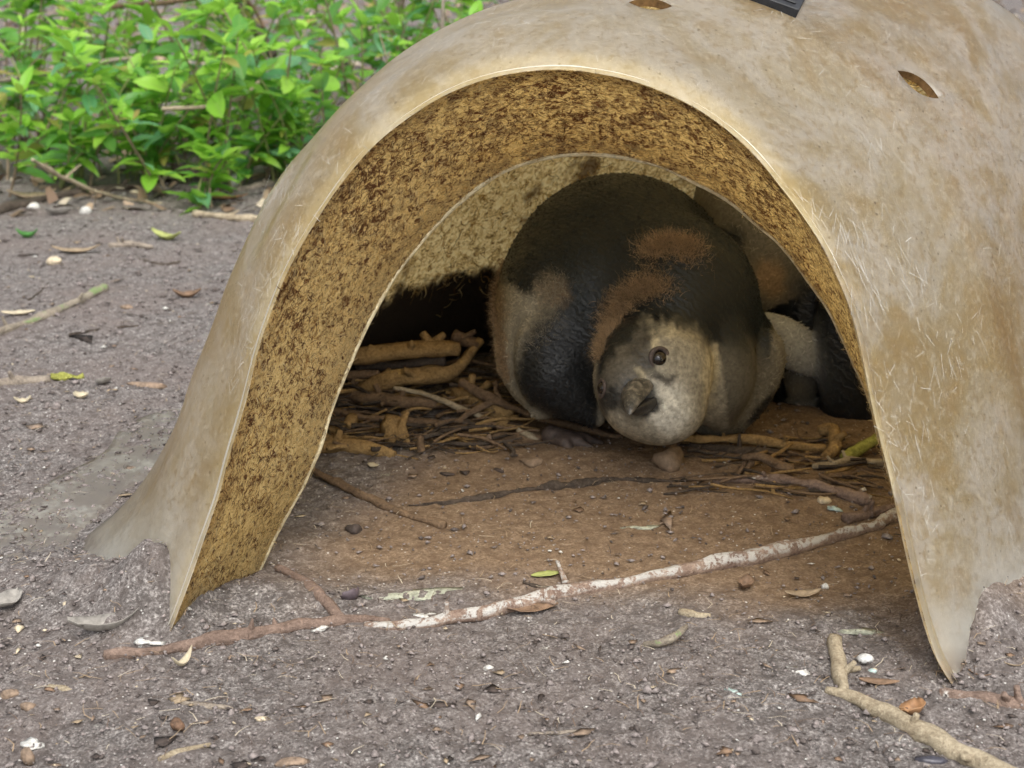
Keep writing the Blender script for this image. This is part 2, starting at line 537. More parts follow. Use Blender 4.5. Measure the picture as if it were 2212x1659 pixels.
def plain(name, col, rough=0.7, nscale=60, var=0.35, bumpd=0.001, spec=0.4, trans=0.0, coat=0.0):
    m = NT(name)
    c = m.coord("Object")
    n1 = m.noise(c, nscale, 5, 0.65)
    lo = tuple(x * (1 - var) for x in col); hi = tuple(min(1, x * (1 + var)) for x in col)
    cc = m.ramp(n1, [(0.32, lo), (0.68, hi)])
    return m.bsdf(cc, rough, m.bump(n1, 0.6, bumpd), spec=spec, trans=trans, coat=coat)

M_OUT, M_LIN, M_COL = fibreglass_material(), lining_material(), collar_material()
M_RESIN_ = NT("clear_resin"); M_RESIN = M_RESIN_.bsdf((0.62, 0.54, 0.38), 0.4, None, trans=0.92, trans_color=(0.96, 0.92, 0.80))
M_EDGE = plain("cut_edge", (0.74, 0.65, 0.42), 0.6, 240, 0.3, 0.0012, trans=0.2)

nest = empty("nest_shelter", tuple(ORG))
tag(nest, "tan fibreglass dome nest shelter with arched entrance and brown fibre lining", "nest box")
bpy.context.view_layer.update()

def nest_child(name, me):
    o = link(name, me, nest)
    o.matrix_parent_inverse = Matrix.Translation(Vector(ORG)).inverted()
    return o

def build_shell():
    nr, nc = SHELL.shape[:2]
    th = 0.006 * smooth01(np.minimum(np.arange(nr) / 14.0, 1)) + 0.0004
    thc = np.ones(nc); k = NSK
    thc[:k] = np.linspace(0.3, 1, k); thc[-k:] = np.linspace(1, 0.3, k)
    inner = SHELL - SHELL_N * (th[:, None] * thc[None, :])[..., None]
    V = np.r_[SHELL.reshape(-1, 3), inner.reshape(-1, 3)]
    n = nr * nc
    fo = grid_faces(nr, nc); fi = grid_faces(nr, nc, True) + n
    r0 = np.arange(nc - 1)
    front = np.stack([r0, r0 + n, r0 + 1 + n, r0 + 1], 1)
    rb = (nr - 1) * nc + r0
    back = np.stack([rb, rb + 1, rb + 1 + n, rb + n], 1)
    c0 = np.arange(nr - 1) * nc
    left = np.stack([c0, c0 + nc, c0 + nc + n, c0 + n], 1)
    c1 = c0 + nc - 1
    right = np.stack([c1, c1 + n, c1 + nc + n, c1 + nc], 1)
    F = np.concatenate([fo, fi, front, back, left, right])
    row = np.arange(len(fi)) // (nc - 1)
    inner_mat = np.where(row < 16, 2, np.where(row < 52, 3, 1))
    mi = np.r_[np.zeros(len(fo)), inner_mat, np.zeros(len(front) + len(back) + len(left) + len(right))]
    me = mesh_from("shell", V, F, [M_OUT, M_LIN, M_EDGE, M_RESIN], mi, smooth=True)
    bm = bmesh.new(); bm.from_mesh(me); bmesh.ops.recalc_face_normals(bm, faces=bm.faces); bm.to_mesh(me); bm.free()
    return nest_child("shell", me)
shell = build_shell()

def build_collar():
    nr = 16
    s = np.linspace(0, 1, nr)[:, None, None]
    bow = np.sin(np.pi * s)
    P = rim3[None] * (1 - s) + edge3[None] * s
    P = P + (0.0015 * N1.fbm(np.linspace(0, 18, NCOL)[None, :] + 0 * s[..., 0], s[..., 0] * 3, 3))[..., None] * np.array([0.5, -1, 0.5])
    N = grid_normals(P)
    # normals towards the opening's axis
    ctr = world_from(np.array([0.0]), np.array([edge_back * 0.5]), np.array([0.15]))[0]
    sg = np.sign(np.einsum('ijk,ijk->ij', N, ctr - P)); N = N * sg[..., None]
    P = P + N * (0.004 * bow * -1)
    B = P - N * 0.0035
    V = np.r_[P.reshape(-1, 3), B.reshape(-1, 3)]
    n = nr * NCOL
    fo = grid_faces(nr, NCOL); fi = grid_faces(nr, NCOL, True) + n
    r0 = (nr - 1) * NCOL + np.arange(NCOL - 1)
    tip = np.stack([r0, r0 + n, r0 + 1 + n, r0 + 1], 1)
    r1 = np.arange(NCOL - 1)
    fr = np.stack([r1, r1 + 1, r1 + 1 + n, r1 + n], 1)
    F = np.concatenate([fo, fi, tip])
    mi = np.r_[np.zeros(len(fo)), np.full(len(fi), 2), np.ones(len(tip))]
    me = mesh_from("entrance_collar", V, F, [M_COL, M_EDGE, M_RESIN], mi, smooth=True)
    global EDGE_LINE, COLLAR_OBJ
    COLLAR_OBJ = nest_child("entrance_collar", me)
    EDGE_LINE = P[-1] + N[-1] * -0.0012
    return P, N
COLLAR, COLLAR_N = build_collar()
# ---------------------------------------------------------------- strands
def ribbons(P, D, N, L, W, segs=3, curl=0.3, lift=0.1, taper=0.6, seed=0):
    """flat curved strips rooted at P, running along D on a surface of normal N"""
    rg = np.random.default_rng(seed)
    n = len(P)
    D = D - N * np.sum(D * N, 1, keepdims=True)
    D /= np.linalg.norm(D, axis=1, keepdims=True) + 1e-9
    S = np.cross(N, D)
    L = np.broadcast_to(L, (n,)); W = np.broadcast_to(W, (n,))
    cu = rg.normal(0, curl, n) * L; cu2 = rg.normal(0, curl * 0.7, n) * L
    li = np.abs(rg.normal(0, lift, n)) * L
    ts = np.linspace(0, 1, segs + 1)
    V = np.zeros((n, segs + 1, 2, 3))
    for k, t in enumerate(ts):
        c = P + D * (L * t)[:, None] + S * (cu * t * t + cu2 * np.sin(t * 5.0) * 0.35)[:, None] + N * (li * np.sin(t * 2.4) + 0.0004)[:, None]
        w = (W * (1 - taper * t) * 0.5)[:, None]
        V[:, k, 0] = c - S * w; V[:, k, 1] = c + S * w
    idx = np.arange(n)[:, None] * (segs + 1) * 2 + np.arange(segs)[None, :] * 2
    idx = idx.ravel()
    F = np.stack([idx, idx + 1, idx + 3, idx + 2], 1)
    return V.reshape(-1, 3), F, 2 * (segs + 1)

def sample_grid(G, GN, n, rows, cols, rg, wfun=None):
    r = rg.uniform(rows[0], rows[1], n); c = rg.uniform(cols[0], cols[1], n)
    i, j = r.astype(int), c.astype(int)
    fr, fc = (r - i)[:, None], (c - j)[:, None]
    i1, j1 = np.minimum(i + 1, G.shape[0] - 1), np.minimum(j + 1, G.shape[1] - 1)
    P = G[i, j] * (1 - fr) * (1 - fc) + G[i1, j] * fr * (1 - fc) + G[i, j1] * (1 - fr) * fc + G[i1, j1] * fr * fc
    return P, GN[i, j], r, c

def strand_material(name, rough=0.5, spec=0.5, trans=0.0):
    m = NT(name)
    col = m.attr("tint")
    return m.bsdf(col, rough, None, spec=spec, trans=trans)

M_STRAND = strand_material("straw_fibre", 0.6, 0.4, 0.5)
M_GLASS = strand_material("glass_strand", 0.3, 0.6)

def rand_dirs(n, rg): 
    d = rg.normal(0, 1, (n, 3)); return d / np.linalg.norm(d, axis=1, keepdims=True)

def collar_fibres():
    rg = np.random.default_rng(21)
    n = 13000
    P, N, r, c = sample_grid(COLLAR, COLLAR_N, n, (0.2, 14.9), (1, NCOL - 2), rg)
    t = COLLAR[8, np.minimum(c.astype(int) + 1, NCOL - 1)] - COLLAR[8, c.astype(int)]
    t /= np.linalg.norm(t, axis=1, keepdims=True)
    D = t * rg.choice([-1, 1], n)[:, None] * 0.75 + rand_dirs(n, rg) * 0.75
    L = rg.uniform(0.003, 0.009, n); W = rg.uniform(0.0003, 0.0008, n)
    V, F, k = ribbons(P, D, N, L, W, 3, 0.30, 0.12, 0.6, 5)
    pal = np.array([(0.58, 0.45, 0.22), (0.50, 0.35, 0.15), (0.66, 0.55, 0.32), (0.13, 0.060, 0.028), (0.09, 0.038, 0.022), (0.30, 0.16, 0.06)])
    blot = N2.fbm(P[:, 0] * 38, P[:, 2] * 38 + P[:, 1] * 20, 3)
    dark = rg.random(n) < np.clip(0.20 + blot * 0.75, 0.03, 0.90)
    ci = np.where(dark, rg.integers(3, 6, n), rg.integers(0, 3, n))
    C = pal[ci] * rg.uniform(0.75, 1.2, (n, 1))
    # frayed pale strands along the inner edge
    n2 = 2600
    P2, Nn2, r2, c2 = sample_grid(COLLAR, COLLAR_N, n2, (12.6, 14.99), (1, NCOL - 2), rg)
    t2 = COLLAR[14, np.minimum(c2.astype(int) + 1, NCOL - 1)] - COLLAR[14, c2.astype(int)]
    t2 /= np.linalg.norm(t2, axis=1, keepdims=True)
    out = COLLAR[2, c2.astype(int)] - COLLAR[14, c2.astype(int)]
    out /= np.linalg.norm(out, axis=1, keepdims=True)
    D2 = t2 * rg.choice([-1, 1], n2)[:, None] * 0.8 + out * rg.uniform(0.1, 1.3, (n2, 1)) + 0.3 * rand_dirs(n2, rg)
    V2, F2, k2 = ribbons(P2, D2, Nn2, rg.uniform(0.005, 0.014, n2), rg.uniform(0.0003, 0.0008, n2), 3, 0.25, 0.18, 0.7, 6)
    C2 = np.array([0.68, 0.56, 0.31]) * rg.uniform(0.7, 1.15, (n2, 1))
    V = np.r_[V, V2]; F = np.r_[F, F2 + n * k]
    cols = np.r_[np.repeat(C, k, 0), np.repeat(C2, k2, 0)]
    o = link("collar_fibre", parent=COLLAR_OBJ, me=mesh_from("collar_fibre", V, F, [M_STRAND], cols=cols))
    tag(o, kind="stuff")
collar_fibres()

def lining_fibres():
    rg = np.random.default_rng(31)
    n = 15000
    th = 0.0085
    P, N, r, c = sample_grid(SHELL, SHELL_N, n, (46, 100), (NSK + 12, NSK + NCOL - 12), rg)
    keep = (P[:, 2] > 0.10 + 0.03 * N1.fbm(P[:, 0] * 30, P[:, 1] * 30, 2))
    P, N = P[keep], N[keep]; n = len(P)
    P = P - N * th; N = -N
    D = rand_dirs(n, rg)
    V, F, k = ribbons(P, D, N, rg.uniform(0.006, 0.014, n), rg.uniform(0.0007, 0.0015, n), 4, 0.7, 0.16, 0.4, 8)
    pal = np.array([(0.60, 0.46, 0.20), (0.50, 0.34, 0.12), (0.68, 0.56, 0.32), (0.30, 0.17, 0.06), (0.10, 0.05, 0.02)])
    C = pal[rg.choice(5, n, p=[.3, .25, .2, .15, .1])] * rg.uniform(0.75, 1.15, (n, 1))
    o = link("lining_fibre", parent=shell, me=mesh_from("lining_fibre", V, F, [M_STRAND], cols=np.repeat(C, k, 0)))
    tag(o, kind="stuff")
lining_fibres()

def project(P):
    d = np.asarray(P) - CAMP
    z = d @ FWD
    return 1106.0 + FOC * d[..., 0] / z, 829.5 - FOC * (d @ UPV) / z

def shell_point(u, v):
    pu, pv = project(SHELL)
    face = np.einsum('ijk,ijk->ij', SHELL_N, SHELL - CAMP) < 0
    d = (pu - u) ** 2 + (pv - v) ** 2 + np.where(face, 0, 1e9)
    i = np.unravel_index(np.argmin(d), d.shape)
    return SHELL[i], SHELL_N[i]

def glass_strands():
    rg = np.random.default_rng(41)
    n = 2600
    P, N, r, c = sample_grid(SHELL, SHELL_N, n, (9, 62), (NSK + 2, NSK + NCOL - 2), rg)
    dens = N3.fbm(P[:, 0] * 16 + 7, P[:, 2] * 16 + P[:, 1] * 9, 3)
    keep = rg.random(n) < np.clip(0.05 + dens * 1.3, 0.02, 1.0)
    P, N = P[keep], N[keep]; n = len(P)
    down = np.tile(np.array([[0.05, -0.2, -1.0]]), (n, 1))
    D = down * rg.choice([-1, 1], n)[:, None] * rg.uniform(0.2, 1.6, (n, 1)) + rand_dirs(n, rg)
    V, F, k = ribbons(P, D, N, rg.uniform(0.003, 0.013, n) , rg.uniform(0.00014, 0.00026, n), 3, 0.035, 0.002, 0.3, 9)
    C = np.array([0.74, 0.72, 0.66]) * rg.uniform(0.7, 1.15, (n, 1))
    # a few broken-out bundles
    for (u, v, m_) in ((1830, 520, 26), (1868, 640, 14), (1955, 570, 10), (600, 425, 40), (436, 872, 16), (470, 640, 12), (1905, 330, 8), (2040, 760, 9), (1990, 930, 8), (1925, 480, 10)):
        pc, nc_ = shell_point(u, v)
        Pb = pc + rg.normal(0, 0.012, (m_, 3)); Nb = np.tile(nc_, (m_, 1))
        Pb = Pb - Nb * np.sum((Pb - pc) * Nb, 1, keepdims=True) + Nb * 0.0008
        Db = np.array([0.12, -0.25, -1.0]) + 0.35 * rg.normal(0, 1, (m_, 3))
        V2, F2, k2 = ribbons(Pb, Db, Nb, rg.uniform(0.007, 0.022, m_), rg.uniform(0.00016, 0.00032, m_), 3, 0.035, 0.012, 0.4, 95 + u)
        F = np.r_[F, F2 + len(V)]; V = np.r_[V, V2]; n += m_
        C = np.r_[C, np.array([0.70, 0.69, 0.64]) * rg.uniform(0.7, 1.05, (m_, 1))]
    o = link("glass_strand", parent=shell, me=mesh_from("glass_strand", V, F, [M_GLASS], cols=np.clip(np.repeat(C, k, 0), 0, 0.85)))
    tag(o, kind="stuff")
glass_strands()

# ---------------------------------------------------------------- vent holes and rubber strip
M_CUT = plain("cut_resin", (0.20, 0.115, 0.045), 0.6, 200, 0.4, 0.001)
def cut_vents(spots):
    """almond-shaped vent slots through the shell; each spot: the slot's two ends and its half width"""
    for (e0, e1, hw) in spots:
        p0, n0 = shell_point(*e0); p1, n1 = shell_point(*e1)
        p = 0.5 * (p0 + p1); n = Vector(n0 + n1).normalized()
        tx = Vector(p1 - p0); hl = tx.length * 0.5; tx.normalize(); ty = n.cross(tx).normalized(); n = tx.cross(ty)
        bm = bmesh.new(); K = 14; ring = []
        for k in range(K * 2):
            t = (k / K) * 2 - 1 if k < K else 1 - ((k - K) / K) * 2
            w = hw * (1 - t * t) * (1 if k < K else -1)
            ring.append(Vector(p) + tx * (t * hl) + ty * w)
        lo = [bm.verts.new(q - n * 0.03) for q in ring]; hi = [bm.verts.new(q + n * 0.03) for q in ring]
        bm.faces.new(lo[::-1]); bm.faces.new(hi)
        for k in range(2 * K):
            j = (k + 1) % (2 * K); bm.faces.new((lo[k], lo[j], hi[j], hi[k]))
        bmesh.ops.recalc_face_normals(bm, faces=bm.faces)
        cm = bpy.data.meshes.new("cutter"); bm.to_mesh(cm); bm.free(); cm.materials.append(M_CUT)
        co = bpy.data.objects.new("cutter", cm); COL.objects.link(co)
        md = shell.modifiers.new("vent", 'BOOLEAN'); md.operation = 'DIFFERENCE'; md.object = co; md.solver = 'EXACT'; md.material_mode = 'TRANSFER'
        bpy.context.view_layer.update()
        ev = shell.evaluated_get(bpy.context.evaluated_depsgraph_get())
        nm = bpy.data.meshes.new_from_object(ev)
        shell.modifiers.clear()
        shell.data = nm
        bpy.data.objects.remove(co, do_unlink=True)
cut_vents([((1936, 145), (2030, 204), 0.0095), ((1362, 7), (1452, 9), 0.010)])

M_RUBBER = plain("black_rubber", (0.022, 0.023, 0.026), 0.55, 120, 0.4, 0.0006)
def rubber_strip():
    p, n = shell_point(1658, 0)
    bm = bmesh.new()
    def bx(x0, x1, y0, y1, z0, z1):
        vs = [bm.verts.new((x, y, z)) for z in (z0, z1) for x, y in ((x0, y0), (x1, y0), (x1, y1), (x0, y1))]
        for f in ((3, 2, 1, 0), (4, 5, 6, 7), (0, 1, 5, 4), (1, 2, 6, 5), (2, 3, 7, 6), (3, 0, 4, 7)):
            bm.faces.new([vs[k] for k in f])
    bx(-0.024, 0.024, -0.012, 0.085, -0.004, 0.0035)
    for k in range(7):
        bx(-0.020, 0.020, -0.004 + k * 0.0125, 0.0005 + k * 0.0125, 0.0036, 0.0050)
    bmesh.ops.bevel(bm, geom=bm.edges[:], offset=0.0006, segments=1, affect='EDGES')
    me = bpy.data.meshes.new("rubber_strip")
    nz = Vector(n).normalized(); ty = Vector((0.25, 1, 0)); ty = (ty - nz * ty.dot(nz)).normalized(); tx = ty.cross(nz)
    mt = Matrix((tx, ty, nz)).transposed().to_4x4(); mt.translation = Vector(p) + nz * 0.002
    bm.transform(mt); bm.to_mesh(me); bm.free()
    me.materials.append(M_RUBBER)
    o = nest_child("rubber_strip", me)
    o["label"] = "black ribbed rubber strip fixed on top of the shell"
rubber_strip()
# ---------------------------------------------------------------- smooth solid modelling for the birds
class Blob:
    def __init__(self): self.items = []
    def ell(self, c, r, rot=(0, 0, 0), col=(0.5, 0.5, 0.5), k=0.02):
        M = np.array(Matrix(Vector((0, 0, 0)).to_track_quat('Z', 'Y').to_matrix())) if False else np.array(
            (Matrix.Rotation(rot[2], 3, 'Z') @ Matrix.Rotation(rot[1], 3, 'Y') @ Matrix.Rotation(rot[0], 3, 'X')))
        self.items.append(('e', np.array(c, float), np.array(r, float), M, np.array(col), k))
    def cap(self, a, b, ra, rb, col=(0.5, 0.5, 0.5), k=0.015):
        self.items.append(('c', np.array(a, float), np.array(b, float), (ra, rb), np.array(col), k))
    def dist(self, it, P):
        if it[0] == 'e':
            q = (P - it[1]) @ it[3]
            k0 = np.linalg.norm(q / it[2], axis=-1); k1 = np.linalg.norm(q / it[2] ** 2, axis=-1) + 1e-9
            return k0 * (k0 - 1) / k1
        a, b, (ra, rb) = it[1], it[2], it[3]
        ab = b - a
        t = np.clip(((P - a) @ ab) / (ab @ ab), 0, 1)
        return np.linalg.norm(P - a - t[..., None] * ab, axis=-1) - (ra + (rb - ra) * t)
    def field(self, P):
        d = None
        for it in self.items:
            e = self.dist(it, P)
            if d is None: d = e
            else:
                k = it[5]
                h = np.maximum(k - np.abs(d - e), 0) / k
                d = np.minimum(d, e) - h * h * k * 0.25
        return d
    def colour(self, P, soft=0.006):
        D = np.stack([self.dist(it, P) for it in self.items], -1)
        w = np.exp(-(D - D.min(-1, keepdims=True)) / soft)
        w /= w.sum(-1, keepdims=True)
        return w @ np.stack([it[4] for it in self.items])
    def mesh(self, lo, hi, h):
        ax = [np.arange(lo[k], hi[k] + h, h) for k in range(3)]
        G = np.stack(np.meshgrid(*ax, indexing='ij'), -1)
        f = self.field(G.reshape(-1, 3)).reshape(G.shape[:3])
        s = f < 0
        nx, ny, nz = [n - 1 for n in f.shape]
        acc = np.zeros((nx, ny, nz, 3)); cnt = np.zeros((nx, ny, nz))
        corner = [(i, j, k) for i in (0, 1) for j in (0, 1) for k in (0, 1)]
        def sl(c): return tuple(slice(c[q], c[q] + (nx, ny, nz)[q]) for q in range(3))
        for a in corner:
            for q in range(3):
                if a[q]: continue
                b = tuple(a[m] + (m == q) for m in range(3))
                fa, fb = f[sl(a)], f[sl(b)]
                x = (fa < 0) != (fb < 0)
                t = np.where(x, fa / np.where(np.abs(fa - fb) < 1e-12, 1, fa - fb), 0)
                for m in range(3):
                    acc[..., m] += np.where(x, a[m] + (t if m == q else 0), 0)
                cnt += x
        act = cnt > 0
        idx = -np.ones((nx, ny, nz), int); idx[act] = np.arange(act.sum())
        base = np.stack(np.meshgrid(np.arange(nx), np.arange(ny), np.arange(nz), indexing='ij'), -1)
        V = (base[act] + acc[act] / cnt[act][:, None]) * h + np.array(lo)
        F = []
        for q in range(3):
            u, w = (q + 1) % 3, (q + 2) % 3
            sA = [slice(1, n) for n in (nx, ny, nz)]; sA[q] = slice(0, (nx, ny, nz)[q])
            A = s[:-1, :-1, :-1] if False else s
            e0 = tuple(sA); 
            sB = list(sA); sB[q] = slice(1, (nx, ny, nz)[q] + 1)
            a_, b_ = s[e0], s[tuple(sB)]
            ch = np.argwhere(a_ != b_)
            if not len(ch): continue
            off = np.array([1, 1, 1]); off[q] = 0
            cell = ch + off
            inside_first = a_[tuple(ch.T)]
            def cid(du, dw):
                c = cell.copy(); c[:, u] -= du; c[:, w] -= dw
                return idx[tuple(c.T)]
            quad = np.stack([cid(1, 1), cid(0, 1), cid(0, 0), cid(1, 0)], 1)
            quad[~inside_first] = quad[~inside_first][:, ::-1]
            F.append(quad)
        F = np.concatenate(F)
        F = F[(F >= 0).all(1)]
        # pull onto the surface
        for _ in range(2):
            e = 1e-4
            f0 = self.field(V)
            g = np.stack([(self.field(V + np.eye(3)[m] * e) - f0) / e for m in range(3)], -1)
            g /= np.linalg.norm(g, axis=1, keepdims=True) + 1e-9
            V = V - g * np.clip(f0, -h, h)[:, None]
        return V, F, g

def feather_material():
    m = NT("plumage")
    return m.bsdf(m.attr("tint"), 0.55, None, spec=0.25)
def skin_material():
    m = NT("plumage_body")
    c = m.coord("Object")
    n = m.noise(c, 300, 4, 0.7)
    w = m.add("ShaderNodeTexWave", wave_type='BANDS', bands_direction='DIAGONAL')
    m.put(w.inputs["Vector"], m.coord("Object", (1.0, 0.6, 1.3), (0.5, 0.2, 0.3)))
    w.inputs["Scale"].default_value = 62; w.inputs["Distortion"].default_value = 6.0
    w.inputs["Detail"].default_value = 3; w.inputs["Detail Scale"].default_value = 2.2
    col = m.mix(m.ramp(n, [(0.35, 0.40), (0.6, 0.0)]), m.attr("tint"), (0.0, 0.0, 0.0))
    lum = m.ramp(m.sep(m.attr("tint"))[1], [(0.03, 1.0), (0.12, 0.12)])
    h = m.math('ADD', m.math('MULTIPLY', m.math('MULTIPLY', w.outputs[1], 0.9), lum), m.math('MULTIPLY', n, 0.6))
    return m.bsdf(col, m.ramp(m.sep(m.attr("tint"))[1], [(0.03, 0.36), (0.12, 0.65)]), m.bump(h, 0.45, 0.0010), spec=0.3)
M_FEATH, M_BODY = feather_material(), skin_material()

def Q(u, v, y): return on_y(u, v, y)

def pick(c0, c1, w): return c0 * (1 - w[:, None]) + c1 * w[:, None]
def blobw(u, v, cu, cv, ru, rv, rot=0.0, soft=0.35):
    du, dv = u - cu, v - cv
    a, b = du * math.cos(rot) + dv * math.sin(rot), -du * math.sin(rot) + dv * math.cos(rot)
    d = np.sqrt((a / ru) ** 2 + (b / rv) ** 2)
    return smooth01((1 + soft - d) / (2 * soft))

DARK = np.array([0.0115, 0.0150, 0.0170]); CHAR = np.array([0.010, 0.011, 0.012])
TAN = np.array([0.370, 0.332, 0.250]); CREAM = np.array([0.62, 0.54, 0.36]); WHITE = np.array([0.62, 0.59, 0.50])
GREYB = np.array([0.120, 0.105, 0.080]); BROWN = np.array([0.320, 0.220, 0.125])

def plumage(name, parent, V, F, G, colfun, flow, n, Lf, Wf, seed, lift=0.22):
    rg = np.random.default_rng(seed)
    A = V[F[:, 0]]; e = np.cross(V[F[:, 2]] - A, V[F[:, 3]] - V[F[:, 1]])
    ar = np.linalg.norm(e, axis=1)
    # only where a bird can be seen: skip the underside
    w = ar * (G[F[:, 0]][:, 2] > -0.93)
    fi = rg.choice(len(F), n, p=w / w.sum())
    s, t = rg.random((n, 1)), rg.random((n, 1))
    f = F[fi]
    P = (V[f[:, 0]] * (1 - s) + V[f[:, 1]] * s) * (1 - t) + (V[f[:, 3]] * (1 - s) + V[f[:, 2]] * s) * t
    N = G[f[:, 0]]
    D = flow(P) + 0.18 * rand_dirs(n, rg)
    L, W = Lf(P), Wf(P)
    Vr, Fr, k = ribbons(P - N * 0.0008, D, N, L * rg.uniform(0.75, 1.25, n), W * rg.uniform(0.7, 1.2, n), 2, 0.12, lift, 0.75, seed + 1)
    C = colfun(P) * rg.uniform(0.62, 1.30, (n, 1))
    cols = np.repeat(C, k, 0).reshape(n, k, 3)
    cols[:, -2:] *= (1.25 + 1.5 * (C[:, 1] < 0.05))[:, None, None]   # paler feather tips
    cols[:, :2] *= 0.8
    cols = np.clip(cols.reshape(-1, 3), 0, 0.85)
    o = link(name, mesh_from(name, Vr, Fr, [M_FEATH], cols=cols), parent)
    o.matrix_parent_inverse = Matrix.Translation(parent.location).inverted()
    return tag(o, kind="stuff")

def child(name, me, parent):
    o = link(name, me, parent)
    o.matrix_parent_inverse = Matrix.Translation(parent.location).inverted()
    return o

def tuft(parent, pts, spread, n, L, cols, seed, name="down_tuft", direction=None):
    """a fluff of fine down along a line of surface points (each: point, normal)"""
    rg = np.random.default_rng(seed)
    pts = np.array([p for p, _ in pts]); 
    s = rg.random(n) * (len(pts) - 1); i = np.minimum(s.astype(int), len(pts) - 2); fr = (s - i)[:, None]
    base = pts[i] * (1 - fr) + pts[i + 1] * fr + rg.normal(0, spread, (n, 3))
    return base, rg

